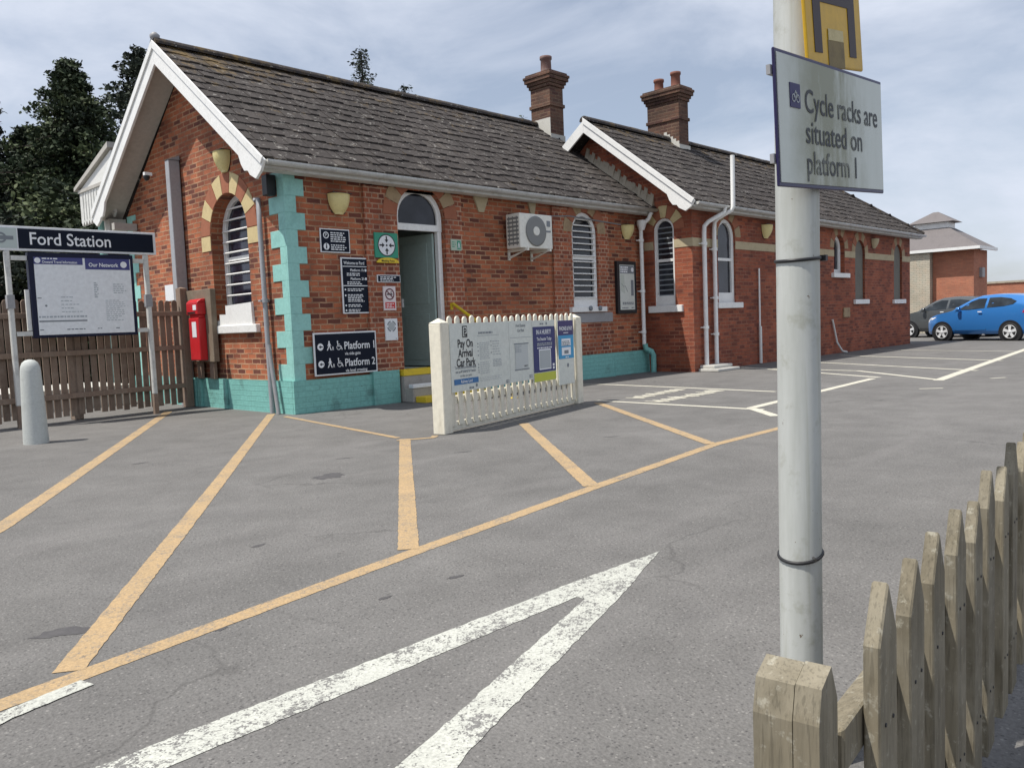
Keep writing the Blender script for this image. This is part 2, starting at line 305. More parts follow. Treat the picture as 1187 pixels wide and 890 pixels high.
# ------------------------------------------------------------------ geometry helpers
class G:
    def __init__(s): s.v = []; s.f = []; s.mi = []; s.r = []; s.moss = []; s.cr = 0.5; s.cm = 0.0; s.smooth = []
    def _v(s, p): s.v.append(Vector(p)); s.r.append(s.cr); s.moss.append(s.cm); return len(s.v)-1
    def face(s, pts, mi=0, sm=False):
        s.f.append([s._v(p) for p in pts]); s.mi.append(mi); s.smooth.append(sm)
    def idx(s, ids, mi=0, sm=False): s.f.append(list(ids)); s.mi.append(mi); s.smooth.append(sm)
    def hexa(s, P, mi=0):      # P: 8 points, bottom 4 then top 4
        i = [s._v(p) for p in P]
        for q in ((3, 2, 1, 0), (4, 5, 6, 7), (0, 1, 5, 4), (1, 2, 6, 5), (2, 3, 7, 6), (3, 0, 4, 7)): s.idx([i[k] for k in q], mi)
    def box(s, x0, x1, y0, y1, z0, z1, mi=0):
        s.hexa([(x0, y0, z0), (x1, y0, z0), (x1, y1, z0), (x0, y1, z0), (x0, y0, z1), (x1, y0, z1), (x1, y1, z1), (x0, y1, z1)], mi)
    def obox(s, O, u, v, w, a, b, c, mi=0):   # oriented box: O + u*[a]+v*[b]+w*[c]
        O = Vector(O); u = Vector(u); v = Vector(v); w = Vector(w)
        q = lambda i, j, k: O+u*a[i]+v*b[j]+w*c[k]
        s.hexa([q(0, 0, 0), q(1, 0, 0), q(1, 1, 0), q(0, 1, 0), q(0, 0, 1), q(1, 0, 1), q(1, 1, 1), q(0, 1, 1)], mi)
    def prism(s, A, B, mi=0, caps=True, mb=None):  # loops A (front) and B (back)
        n = len(A); ia = [s._v(p) for p in A]; ib = [s._v(p) for p in B]
        if caps: s.idx(ia, mi); s.idx(ib[::-1], mi)
        for k in range(n):
            j = (k+1) % n; s.idx([ia[j], ia[k], ib[k], ib[j]], mi if mb is None else mb)
    def plate(s, outer, holes, fn, t0, t1, mi=0):
        loops = [outer]+list(holes)
        flat = [p for L in loops for p in L]
        tris = tessellate_polygon([[Vector((p[0], p[1], 0)) for p in L] for L in loops])
        fa = [s._v(fn(p[0], p[1], t0)) for p in flat]; ba = [s._v(fn(p[0], p[1], t1)) for p in flat]
        for t in tris:
            a, b, c = [flat[k] for k in t]
            cr = (b[0]-a[0])*(c[1]-a[1])-(b[1]-a[1])*(c[0]-a[0])
            if abs(cr) < 1e-10: continue
            s.idx([fa[k] for k in t], mi); s.idx([ba[k] for k in t][::-1], mi)
        o = 0
        for L in loops:
            n = len(L)
            for k in range(n):
                j = (k+1) % n; s.idx([fa[o+k], fa[o+j], ba[o+j], ba[o+k]], mi)
            o += n
    def tube(s, pts, r, n=10, mi=0, caps=True, rr=None):
        pts = [Vector(p) for p in pts]; rings = []
        for k, p in enumerate(pts):
            d = (pts[min(k+1, len(pts)-1)]-pts[max(k-1, 0)]).normalized()
            a = d.orthogonal().normalized() if k == 0 else (ref-d*ref.dot(d)).normalized()
            ref = a; b = d.cross(a); R = rr[k] if rr else r
            rings.append([s._v(p+(a*math.cos(2*PI*i/n)+b*math.sin(2*PI*i/n))*R) for i in range(n)])
        for A, B in zip(rings, rings[1:]):
            for i in range(n): s.idx([A[i], A[(i+1) % n], B[(i+1) % n], B[i]], mi, True)
        if caps: s.face([s.v[k] for k in rings[0][::-1]], mi); s.face([s.v[k] for k in rings[-1]], mi)
    def lathe(s, O, axis, prof, n=20, mi=0):     # prof: (r, h) list along axis
        O = Vector(O); d = Vector(axis).normalized(); a = d.orthogonal().normalized(); b = d.cross(a)
        rings = [[s._v(O+d*h+(a*math.cos(2*PI*i/n)+b*math.sin(2*PI*i/n))*max(r, 1e-4)) for i in range(n)] for r, h in prof]
        for A, B in zip(rings, rings[1:]):
            for i in range(n): s.idx([A[i], A[(i+1) % n], B[(i+1) % n], B[i]], mi, True)
        s.face([s.v[k] for k in rings[0][::-1]], mi); s.face([s.v[k] for k in rings[-1]], mi)
    def text(s, body, size, O, u, v, mi=0, align='LEFT', sx=1.0, lift=.0025, bold=0, maxw=None):
        c = bpy.data.curves.new('lettering', 'FONT'); c.body = body; c.size = size; c.align_x = align; c.resolution_u = 3
        c.offset = bold*size
        o = bpy.data.objects.new('lettering', c); COL.objects.link(o)
        dg = bpy.context.evaluated_depsgraph_get(); me = bpy.data.meshes.new_from_object(o.evaluated_get(dg))
        O = Vector(O); u = Vector(u).normalized(); v = Vector(v).normalized(); w = u.cross(v)
        if maxw:
            xs = [q.co.x for q in me.vertices] or [0]
            wd = (max(xs)-min(xs))*sx
            if wd > maxw: sx *= maxw/wd
        base = [s._v(O+u*(q.co.x*sx)+v*q.co.y+w*lift) for q in me.vertices]
        for p in me.polygons: s.idx([base[k] for k in p.vertices], mi)
        bpy.data.objects.remove(o); bpy.data.meshes.remove(me); bpy.data.curves.remove(c)

ROOT = {}
def build(name, g, mats, parent=None, world=True, bevel=0, seg=1, auto=False, merge=False):
    me = bpy.data.meshes.new(name)
    V = g.v
    if parent is not None and world:
        inv = ROOT[parent.name].inverted(); V = [inv @ p for p in V]
    elif parent is None and world and V:
        pass
    me.from_pydata([tuple(p) for p in V], [], g.f)
    if not isinstance(mats, (list, tuple)): mats = [mats]
    for m in mats: me.materials.append(m)
    for p, mi, sm in zip(me.polygons, g.mi, g.smooth): p.material_index = mi; p.use_smooth = sm
    uvl = me.uv_layers.new(name='UVMap')
    me.update()
    for p in me.polygons:
        n = p.normal
        if abs(n.z) > .95: u, v = Vector((1, 0, 0)), Vector((0, 1, 0))
        else:
            u = Vector((-n.y, n.x, 0)).normalized()
            if (abs(u.x) > abs(u.y) and u.x < 0) or (abs(u.y) >= abs(u.x) and u.y < 0): u = -u
            v = n.cross(u).normalized()
            if v.z < 0: v = -v
        for li in p.loop_indices:
            co = V[me.loops[li].vertex_index]; uvl.data[li].uv = (co.dot(u), co.dot(v))
    for nm, arr in (('rnd', g.r), ('moss', g.moss)):
        if nm == 'moss' and not any(arr): continue
        at = me.attributes.new(nm, 'FLOAT', 'POINT'); at.data.foreach_set('value', arr)
    o = bpy.data.objects.new(name, me); COL.objects.link(o)
    if parent is not None: o.parent = parent; ROOT[o.name] = ROOT[parent.name]
    else: ROOT[o.name] = Matrix.Identity(4)
    if bevel:
        b = o.modifiers.new('bevel', 'BEVEL'); b.width = bevel; b.segments = seg; b.limit_method = 'ANGLE'; b.angle_limit = .6
    return o
def thing(name, label, cat, loc, rz=0, group=None):
    o = bpy.data.objects.new(name, None); COL.objects.link(o); o.empty_display_size = .2
    o.location = loc; o.rotation_euler = (0, 0, rz)
    ROOT[o.name] = Matrix.Translation(Vector(loc)) @ Matrix.Rotation(rz, 4, 'Z')
    return tag(o, label, cat, group)
def tag(o, label, cat, group=None):
    o['label'] = label; o['category'] = cat
    if group: o['group'] = group
    return o
def struct(o): o['kind'] = 'structure'; return o
def arch(x0, x1, z0, zs, rise=None, n=14):
    """closed loop of an arched opening: sill z0, springing zs, round or segmental head"""
    c = (x0+x1)/2; r = (x1-x0)/2; rise = r if rise is None else rise
    P = [(x0, z0), (x1, z0)]
    for k in range(n+1):
        a = PI*k/n; P.append((c+r*math.cos(a), zs+rise*math.sin(a)))
    return P
FX = lambda Y: (lambda u, v, t: (u, Y+t, v))     # wall facing -Y at plane Y
GX = lambda X: (lambda u, v, t: (X+t, u, v))     # wall facing -X at plane X

# ------------------------------------------------------------------ world, sun, camera
w = bpy.data.worlds.new('World'); SC.world = w; w.use_nodes = True
nt = w.node_tree; nt.nodes.clear()
SUND = Vector((.45, -.203, -1.0)).normalized()      # the way the light travels
elev = math.asin(-SUND.z)
sky = nt.nodes.new('ShaderNodeTexSky'); sky.sky_type = 'NISHITA'; sky.sun_disc = False
sky.sun_elevation = elev; sky.sun_rotation = math.atan2(-SUND.x, -SUND.y)
sky.air_density = 1.0; sky.dust_density = 1.2; sky.ozone_density = 1.4
tc = nt.nodes.new('ShaderNodeTexCoord'); mp = nt.nodes.new('ShaderNodeMapping'); mp.inputs['Scale'].default_value = (1.0, 1.0, 2.6)
nt.links.new(tc.outputs['Generated'], mp.inputs[0])
n1 = nt.nodes.new('ShaderNodeTexNoise'); n1.inputs['Scale'].default_value = 2.6; n1.inputs['Detail'].default_value = 9; n1.inputs['Roughness'].default_value = .58; n1.inputs['Distortion'].default_value = .35
nt.links.new(mp.outputs[0], n1.inputs['Vector'])
rp = nt.nodes.new('ShaderNodeValToRGB'); rp.color_ramp.elements[0].position = .33; rp.color_ramp.elements[1].position = .62
rp.color_ramp.elements[0].color = (.36, .36, .36, 1); rp.color_ramp.elements[1].color = (1, 1, 1, 1)
nt.links.new(n1.outputs['Fac'], rp.inputs[0])
mx = nt.nodes.new('ShaderNodeMix'); mx.data_type = 'RGBA'
nt.links.new(rp.outputs[0], mx.inputs[0]); nt.links.new(sky.outputs[0], mx.inputs[6]); mx.inputs[7].default_value = (6.9, 7.45, 8.6, 1)
bg = nt.nodes.new('ShaderNodeBackground'); bg.inputs[1].default_value = .102
wo = nt.nodes.new('ShaderNodeOutputWorld'); nt.links.new(mx.outputs[2], bg.inputs[0]); nt.links.new(bg.outputs[0], wo.inputs[0])
sl = bpy.data.lights.new('sun', 'SUN'); sl.energy = 5.0; sl.angle = math.radians(.55); sl.color = (1, .95, .87)
so = bpy.data.objects.new('sun', sl); COL.objects.link(so); so.rotation_euler = SUND.to_track_quat('-Z', 'Y').to_euler()
so.location = (-10, 5, 20)
vs = SC.view_settings; vs.view_transform = 'Standard'; vs.look = 'None'; vs.gamma = 1; vs.exposure = 0.08; vs.use_curve_mapping = False

cam = bpy.data.cameras.new('camera'); co = bpy.data.objects.new('camera', cam); COL.objects.link(co); SC.camera = co
R_ = Vector((0.69278505, -0.72004445, -0.03981028)); U_ = Vector((0.0808812, 0.02272603, 0.99646463)); F_ = Vector((0.7165941, 0.6935557, -0.07398231))
mat = Matrix((R_, U_, -F_)).transposed().to_4x4(); mat.translation = Vector((-6.04442869, -10.03070122, 1.1424102))
co.matrix_world = mat
cam.sensor_width = 36; cam.lens = 947.33/1187*36; cam.clip_end = 3000; cam.clip_start = .05

# ------------------------------------------------------------------ ground and painted markings
g = G(); g.face([(-600, -600, 0), (600, -600, 0), (600, 600, 0), (-600, 600, 0)])
struct(build('ground', g, M['asphalt']))
def line(name, pts, width, mat, z=.004, jit=.0028, w2=None):
    """painted stripe along a polyline, edges slightly ragged"""
    g = G(); rnd = random.Random(len(pts)*7+int(abs(pts[0][0])*100))
    z *= .5; P = [Vector((p[0], p[1], z)) for p in pts]
    tot = sum((b-a).length for a, b in zip(P, P[1:])); L = []; acc = 0
    for a, b in zip(P, P[1:]):
        n = max(2, int((b-a).length/.035)); d = (b-a).normalized(); s = Vector((-d.y, d.x, 0))
        for k in range(n+1):
            if L and k == 0: continue
            t = (acc+(b-a).length*k/n)/tot; W = width+(w2-width)*t if w2 else width
            p = a.lerp(b, k/n)
            L.append((p+s*(W/2+rnd.uniform(-jit, jit)), p-s*(W/2+rnd.uniform(-jit, jit))))
        acc += (b-a).length
    il = [(g._v(a), g._v(b)) for a, b in L]
    for (a, b), (c, d) in zip(il, il[1:]): g.idx([b, d, c, a])
    return struct(build(name, g, mat))
OL = M['orange_line']
line('orange_marking', [(-5.42, -7.09), (-3.48, -6.80), (-1.65, -6.56), (.36, -6.31), (1.62, -6.33)], .095, OL, .004)
line('orange_marking', [(-5.0, -4.70), (-4.66, -4.20), (-.73, 2.48)], .12, OL, .0046)
line('orange_marking', [(-5.16, -6.98), (-3.2, -4.1), (-.17, .40)], .105, OL, .0052)
line('orange_marking', [(-3.46, -6.74), (-.83, -3.42)], .11, OL, .0058)
line('orange_marking', [(-.25, -.10), (-.82, -3.30)], .07, OL, .0064)
line('orange_marking', [(-.95, -3.44), (-.62, -3.62), (-.5, -3.52)], .07, OL, .0070)
line('orange_marking', [(-1.68, -6.53), (.67, -3.69)], .115, OL, .0064)
line('orange_marking', [(.36, -6.27), (2.84, -3.06)], .11, OL, .0070)
line('white_marking', [(-5.9, -7.42), (-5.41, -7.19), (-5.15, -7.13)], .075, M['white_line'], .0076)
# long two-tailed arrow
def poly_mark(name, pts, mat, z=.004):
    z *= .5; g = G(); P = [Vector((p[0], p[1], z)) for p in pts]; rnd = random.Random(3); out = []
    for a, b in zip(P, P[1:]+P[:1]):
        n = max(1, int((b-a).length/.03)); d = (b-a).normalized(); s = Vector((-d.y, d.x, 0))
        for k in range(n): out.append(a.lerp(b, k/n)+s*(rnd.uniform(-.0035, .0035) if k else 0))
    tris = tessellate_polygon([out]); ids = [g._v(p) for p in out]
    for t in tris:
        a, b, c = [out[k] for k in t]
        if (b-a).cross(c-a).z < 0: t = (t[0], t[2], t[1])
        g.idx([ids[k] for k in t])
    return struct(build(name, g, mat))
poly_mark('white_arrow_marking', [(-2.738, -7.793), (-3.316, -7.758), (-5.45, -7.726), (-5.45, -7.882), (-3.501, -7.892), (-3.50, -7.935), (-4.95, -8.405), (-5.0, -8.65), (-4.646, -8.451), (-3.25, -7.985), (-3.0, -7.885)], M['white_line'])
WO = M['white_old']
line('white_marking', [(5.3, -.78), (5.45, -1.2), (5.10, -4.56)], .10, WO, .004)
line('white_marking', [(3.09, -2.85), (2.97, -5.2), (2.96, -5.45)], .10, WO, .0046)
line('white_marking', [(2.45, -5.86), (3.056, -5.24), (7.70, -4.98)], .12, WO, .0052)
line('white_marking', [(10.1, -1.30), (7.95, -5.0)], .11, WO, .0046)
line('white_marking', [(7.57, -6.01), (12.0, -5.62), (17.5, -5.14), (30, -4.0)], .15, WO, .0058)
line('white_marking', [(9.9, -1.1), (9.36, -4.1), (7.68, -5.98)], .11, WO, .0064)
line('white_marking', [(11.9, -2.1), (9.75, -6.0)], .11, WO, .0064)
line('white_marking', [(14.6, -1.65), (12.6, -5.72)], .12, WO, .0064)
line('white_marking', [(17.4, -1.6), (16.2, -5.2)], .085, WO, .0064)
for a, b in (((8.1, -6.6), (8.35, -6.75)), ((10.9, -6.6), (11.2, -6.75)), ((6.1, -6.2), (6.3, -6.45)), ((13.6, -6.2), (14, -6.35))):
    line('white_tick_marking', [a, b], .06, WO, .004)
line('orange_marking', [(3.35, -5.75), (2.6, -5.85), (2.1, -6.25)], .06, OL, .0076)
# worn lettering strokes on the bay floor, two rows
def worn_word(x0, y0, x1, y1, h, n, seed):
    rnd = random.Random(seed); g = G(); a = Vector((x0, y0, .0045)); b = Vector((x1, y1, .0045)); d = (b-a).normalized(); s = Vector((-d.y, d.x, 0)); L = (b-a).length/n
    for k in range(n):
        o = a+d*L*k
        for q in range(3):
            lo = rnd.uniform(0, .25)*h; hi = rnd.uniform(.6, 1)*h; x = L*(.08+.28*q)
            g.face([o+d*x+s*lo, o+d*(x+L*.24)+s*lo*.8, o+d*(x+L*.24)+s*hi, o+d*x+s*hi])
        g.face([o+d*L*.05+s*h*.42+Vector((0, 0, .0008)), o+d*L*.86+s*h*.36+Vector((0, 0, .0008)), o+d*L*.86+s*h*.6+Vector((0, 0, .0008)), o+d*L*.05+s*h*.62+Vector((0, 0, .0008))])
    return struct(build('worn_road_lettering', g, WO))
worn_word(3.55, -3.34, 5.05, -3.14, .34, 6, 1)
worn_word(3.2, -3.92, 5.05, -3.86, .36, 7, 2)
# darker patches in the asphalt
DP = paint('dark_asphalt_patch', (.075, .072, .074), .9, (.12, .115, .115), .6, 14)
def patch(cx, cy, rx, ry, rot, seed, n=26, mat=DP, z=.0028):
    rnd = random.Random(seed); pts = []
    for k in range(n):
        a = 2*PI*k/n; r = rnd.uniform(.6, 1.1); x = rx*r*math.cos(a); y = ry*r*math.sin(a)
        pts.append((cx+x*math.cos(rot)-y*math.sin(rot), cy+x*math.sin(rot)+y*math.cos(rot)))
    return poly_mark('asphalt_patch', pts, mat, z)
patch(-5.03, -6.55, .14, .055, -.55, 4); patch(-2.49, -4.55, .16, .11, .3, 5); patch(-3.9, -6.0, .05, .02, .2, 6)
patch(-4.62, -7.02, .035, .02, .3, 7); patch(-1.9, -3.9, .10, .02, -.4, 8); patch(-1.1, -4.6, .1, .018, -.5, 9); patch(-3.1, -2.4, .08, .03, .1, 10)
patch(-3.62, -7.28, .05, .018, -.3, 11); patch(-4.0, -7.25, .04, .016, 0, 12); patch(.3, -5.2, .09, .02, -.6, 13)

# ------------------------------------------------------------------ station building
HE = 3.36; W = 5.36; L1 = 8.5; D = -1.16; L2 = 21.25; SL = .745; RZ = 5.60; RY = 2.68; WRY = 1.15; WRZ = 5.40
st = thing('station_building', 'red brick Victorian station building with turquoise quoins, white bargeboards and dark tiled roofs', 'building', (0, 0, 0))
# openings
door = arch(1.90, 2.86, .46, 2.86, .46)
win2 = arch(6.07, 6.84, 1.40, 2.82, .39)
gwin = arch(1.06, 2.2, 1.28, 2.68, .575)
lwin = arch(-.735, -.235, 1.38, 2.93, .25)
wA = arch(9.50, 10.24, 1.40, 2.80, .37); wB = arch(12.55, 13.29, 1.40, 2.80, .37)
wC = arch(15.45, 16.15, 2.12, 2.78, .35); wD = arch(16.87, 17.57, 1.42, 2.70, .35); wE = arch(19.85, 20.55, 1.40, 2.70, .35)
g = G()
g.plate([(0, 0), (L1, 0), (L1, HE), (0, HE)], [door, win2], FX(0), 0, .3)
g.plate([(.3, 0), (W, 0), (W, HE), (RY, RZ-.12), (.3, HE+.2)], [gwin], GX(0), 0, .3)
g.plate([(0, HE), (.3, HE+.2), (.3, HE)], [], GX(0), 0, .3)
g.box(.3, L1, W-.3, W, 0, HE); g.box(L1-.3, L1-.002, 3.2, W-.3, 0, HE)
g.plate([(.3, HE), (W-.3, HE), (RY, RZ-.2)], [], GX(L1-.3), 0, .298)
build('front_wall', g, M['brick'], st)
g = G()
g.plate([(1.29, .46), (3.24, .46), (3.24, HE-.1), (1.29, HE-.1)], [[(p[0], p[1]-.001 if i < 2 else p[1]) for i, p in enumerate(arch(1.895, 2.865, .5, 2.86, .465))]], FX(-.045), 0, .044)
build('pier', g, M['brick_pale'], st); g = G()
g.plate([(5.52, .46), (7.2, .46), (7.2, HE-.1), (5.52, HE-.1)], [arch(6.06, 6.85, 1.39, 2.82, .395)], FX(-.045), 0, .044)
build('pier', g, M['brick_pale'], st)
# wing walls
g = G()
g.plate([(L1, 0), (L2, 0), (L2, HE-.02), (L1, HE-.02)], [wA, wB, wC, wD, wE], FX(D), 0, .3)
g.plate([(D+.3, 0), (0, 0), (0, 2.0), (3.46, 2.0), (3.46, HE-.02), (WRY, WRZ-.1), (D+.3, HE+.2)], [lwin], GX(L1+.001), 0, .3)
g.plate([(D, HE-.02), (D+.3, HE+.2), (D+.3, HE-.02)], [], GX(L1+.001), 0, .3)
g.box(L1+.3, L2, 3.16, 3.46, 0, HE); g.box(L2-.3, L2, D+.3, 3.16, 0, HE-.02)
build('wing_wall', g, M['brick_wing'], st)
# plinth
g = G()
def plinth(fn, a, b, z1=.46, d=.055):
    g.plate([(a, 0), (b, 0), (b, z1), (a, z1)], [], fn, -d, -.002)
plinth(FX(0), -.055, 1.27); plinth(FX(0), 1.27, 1.75, .50, .095); g1 = g; g = G(); plinth(FX(0), 2.93, 3.26, .50, .095); plinth(FX(0), 3.26, 5.5); plinth(FX(0), 5.5, 7.22, .46, .095); plinth(FX(0), 7.22, L1)
build('plinth', g, M['cyan_old'], st, bevel=.012, seg=2); g = g1
plinth(GX(0), 0, W+.05)
# short painted stub pillars below the gable
g.box(-.11, -.056, 2.86, 2.95, 0, .44); g.box(-.10, -.056, 2.70, 2.80, 0, .44); g.box(-.09, -.056, 1.86, 1.96, 0, .46)
build('plinth', g, M['cyan_old'], st, bevel=.012, seg=2)
# quoins: long and short blocks in turn
g = G(); gb = G(); z = .46; k = 0
while z < HE-.05:
    h = min(.232, HE-.02-z); fx = .30 if k % 2 else .17; gy = .17 if k % 2 else .40
    g.box(-.012, fx, -.012, .02, z, z+h-.001); g.box(-.012, .02, .0205, gy, z, z+h-.001)
    gy2 = .2 if k % 2 else .36
    gb.box(-.012, .02, W-gy2, W+.012, z, z+h-.001)
    z += h; k += 1
build('quoin', g, M['cyan'], st, bevel=.003); build('quoin', gb, M['cyan'], st, bevel=.003)

# arch surrounds
def voussoirs(fn, c, zs, r, rise, n, d, mats, tail=0, start=0):
    g = G(); N = n
    for k in range(N):
        a0 = PI*k/N; a1 = PI*(k+1)/N; mi = (k+start) % 2; L = [];
        ro = 1.0
        for a in (a0+.012, (a0+a1)/2, a1-.012): L.append((c+(r+.005)*math.cos(a), zs+(rise+.005)*math.sin(a)))
        for a in (a1-.012, (a0+a1)/2, a0+.012): L.append((c+(r+d)*math.cos(a), zs+(rise+d)*math.sin(a)))
        g.prism([fn(p[0], p[1], -.008) for p in L], [fn(p[0], p[1], .05) for p in L], mi)
    for q in range(tail):
        for sgn in (1, -1):
            x0 = c+sgn*(r+.005); x1 = c+sgn*(r+d); z1 = zs-.005-.23*q; mi = (1+q+start) % 2
            L = [(x0, z1-.225), (x1, z1-.225), (x1, z1), (x0, z1)]
            g.prism([fn(p[0], p[1], -.008) for p in L], [fn(p[0], p[1], .05) for p in L], mi)
    return build('arch_surround', g, mats, st)
voussoirs(GX(0), 1.63, 2.68, .575, .575, 9, .30, [M['cream_stone'], M['red_stone']], 1, 1)
voussoirs(FX(-.045), 2.38, 2.86, .485, .465, 9, .27, [M['red_stone'], M['cream_dull']], 0, 0)
voussoirs(FX(-.045), 6.455, 2.82, .395, .395, 7, .25, [M['cream_dull'], M['red_stone']], 0, 0)
voussoirs(GX(L1), -.485, 2.93, .255, .255, 7, .25, [M['red_stone'], M['cream_stone']], 0, 0)
for c, r in ((9.87, .37), (12.92, .37), (15.8, .35), (17.22, .35), (20.2, .35)):
    voussoirs(FX(D), c, 2.80 if r > .36 else (2.78 if c < 16 else 2.70), r, r, 7, .24, [M['cream_dull'], M['red_stone']], 0, 0)
# cream string course on the wing, broken at the openings
g = G(); cuts = [8.49, 9.50, 10.24, 12.55, 13.29, 15.45, 16.15, 16.87, 17.57, 19.85, 20.55, 21.26]
for a, b in zip(cuts[::2], cuts[1::2]): g.box(a+.002, b-.002, D-.010, D+.02, 2.55, 2.72)
build('string_course', g, M['course'], st); g = G()
g.box(L1-.010, L1+.02, D+.021, -.737, 2.55, 2.72); build('string_course', g, M['course'], st); g = G(); g.box(L1-.010, L1+.02, -.233, -.002, 2.55, 2.72)
build('string_course', g, M['course'], st)
# small stone corbels under the front eaves
g = G()
for x, ww in ((3.72, .17), (5.0, .1)):
    g = G()
    g.prism([(x-ww, -.03, HE-.08), (x-ww*.35, -.03, HE-.33), (x+ww*.35, -.03, HE-.33), (x+ww, -.03, HE-.08)], [(x-ww, .02, HE-.08), (x-ww*.35, .02, HE-.33), (x+ww*.35, .02, HE-.33), (x+ww, .02, HE-.08)])
    build('corbel', g, M['course'], st)

# windows
def window(fn, x0, x1, z0, zs, rise, depth, fw, bars, glassm, sill=None, mid=True, mull=False, slats=False, base=0.0):
    """arched sash window set depth behind the wall face"""
    g = G(); e = .004
    outer = arch(x0+e, x1-e, z0+e, zs, rise-e); inner = arch(x0+fw, x1-fw, z0+fw*1.1+base, zs, rise-fw)
    g.plate(outer, [inner], fn, depth, depth+.07)
    f = build('window', g, M['white'], st, bevel=.006)
    g = G(); g.plate(arch(x0+fw*.6, x1-fw*.6, z0+fw*.6, zs, rise-fw*.6), [], fn, depth+.045, depth+.055); build('pane', g, glassm, f)
    g = G(); c = (x0+x1)/2; r = (x1-x0)/2-fw
    if mid:
        zm = z0+(zs+rise-z0)*.52
        A = [(x0+fw*.8, zm-.03), (x1-fw*.8, zm-.03), (x1-fw*.8, zm+.03), (x0+fw*.8, zm+.03)]
        g.prism([fn(p[0], p[1], depth+.012) for p in A], [fn(p[0], p[1], depth+.05) for p in A])
    if mull:
        A = [(c-.016, z0+fw), (c+.016, z0+fw), (c+.016, zs+rise-fw), (c-.016, zs+rise-fw)]
        g.prism([fn(p[0], p[1], depth+.016) for p in A], [fn(p[0], p[1], depth+.05) for p in A])
    if g.v: build('sash_rail', g, M['white'], f)
    for z in bars:
        half = r if z < zs else r*math.sqrt(max(0.02, 1-((z-zs)/max(rise-fw, .01))**2))
        g = G(); g.tube([fn(c-half-fw*.5, z, depth-.02), fn(c+half+fw*.5, z, depth-.02)], .0145, 6); build('bar', g, M['white'], f)
    if slats:
        for k in range(14):
            z = z0+.2+k*(zs+rise-z0-.3)/14
            if abs(z-(z0+(zs+rise-z0)*.52)) < .06: continue
            half = r if z < zs else r*math.sqrt(max(0.02, 1-((z-zs)/max(rise-fw, .01))**2))
            A = [fn(c-half, z, depth+.036), fn(c+half, z, depth+.036), fn(c+half, z+.03, depth+.043), fn(c-half, z+.03, depth+.043)]
            g2 = G(); g2.face(A); build('blind_slat', g2, M['txt_mid'], f)
    if sill:
        a, b, pr, h = sill; g = G()
        A = [(a, z0-h), (b, z0-h), (b, z0), (a, z0)]
        g.prism([fn(p[0], p[1], -pr) for p in A], [fn(p[0], p[1], depth+.03) for p in A]); build('sill', g, M['white'], f, bevel=.008)
    return f
f = window(GX(0), 1.06, 2.2, 1.28, 2.68, .575, .20, .075, [1.58+.165*k for k in range(10)], M['glass_blue'], (.86, 2.36, .07, .12), True, False, base=.0)
g = G(); g.plate([(1.0, 1.281), (2.22, 1.281), (2.22, 1.36), (2.0, 1.36), (2.0, 1.45), (1.80, 1.45), (1.80, 1.585), (1.02, 1.60)], [], GX(0), -.04, -.003); build('stepped_sill_board', g, M['white'], f, bevel=.006)
f = window(FX(-.045), 6.07, 6.84, 1.40, 2.82, .39, .05, .075, [1.58+.115*k for k in range(14)], M['glass'], (5.92, 7.0, .08, .10), True, base=.10)
g = G(); g.box(6.03, 7.25, -.06, -.046, 1.10, 1.285); build('grey_panel', g, M['grey_metal'], f)
g = G()
for x in (6.45, 6.75): g = G(); g.lathe((x, -.13, 1.37), (0, -1, 0), [(.05, 0), (.05, .02), (.02, .03)], 12); build('sill_bracket', g, M['txt_mid'], f)
window(GX(L1), -.735, -.235, 1.38, 2.93, .25, .04, .06, [], M['glass'], (-.92, -.10, .06, .14), True, False, True, base=.14)
window(FX(D), 9.50, 10.24, 1.40, 2.80, .37, .05, .085, [], M['glass'], (9.36, 10.42, .08, .12), True, base=.12)
window(FX(D), 12.55, 13.29, 1.40, 2.80, .37, .05, .085, [], M['glass'], (12.4, 13.44, .08, .12), True, base=.12)
f = window(FX(D), 15.45, 16.15, 2.12, 2.78, .35, .12, .10, [], M['glass'], (15.28, 16.34, .08, .12), False)
blind = paint('blocked_window_render', (.17, .16, .135), .85, (.11, .10, .085), .5, 4)
for x0, x1, z0 in ((16.87, 17.57, 1.42), (19.85, 20.55, 1.40)):
    g = G(); g.plate(arch(x0+.004, x1-.004, z0+.004, 2.70, .345), [], FX(D), .06, .12); b = build('blocked_window', g, blind, st)
    g = G(); g.box(x0-.13, x1+.16, D-.07, D+.05, z0-.13, z0-.003); build('sill', g, M['white'], b, bevel=.008)

# door, fanlight, hall behind
g = G(); g.plate([(1.902, .47), (1.98, .47), (1.98, 2.80), (1.902, 2.80)], [], FX(.05), 0, .09)
g2 = G()
g2.plate(arch(1.904, 2.856, 2.66, 2.86, .456), [arch(1.985, 2.775, 2.76, 2.86, .375)], FX(.04), 0, .09)
g2.box(2.775, 2.856, .041, .129, .47, 2.659)
df = build('door_frame', g2, M['white'], st, bevel=.006)
g = G(); g.plate(arch(1.98, 2.78, 2.72, 2.86, .38), [], FX(.08), 0, .01); build('fanlight', g, M['glass'], df)
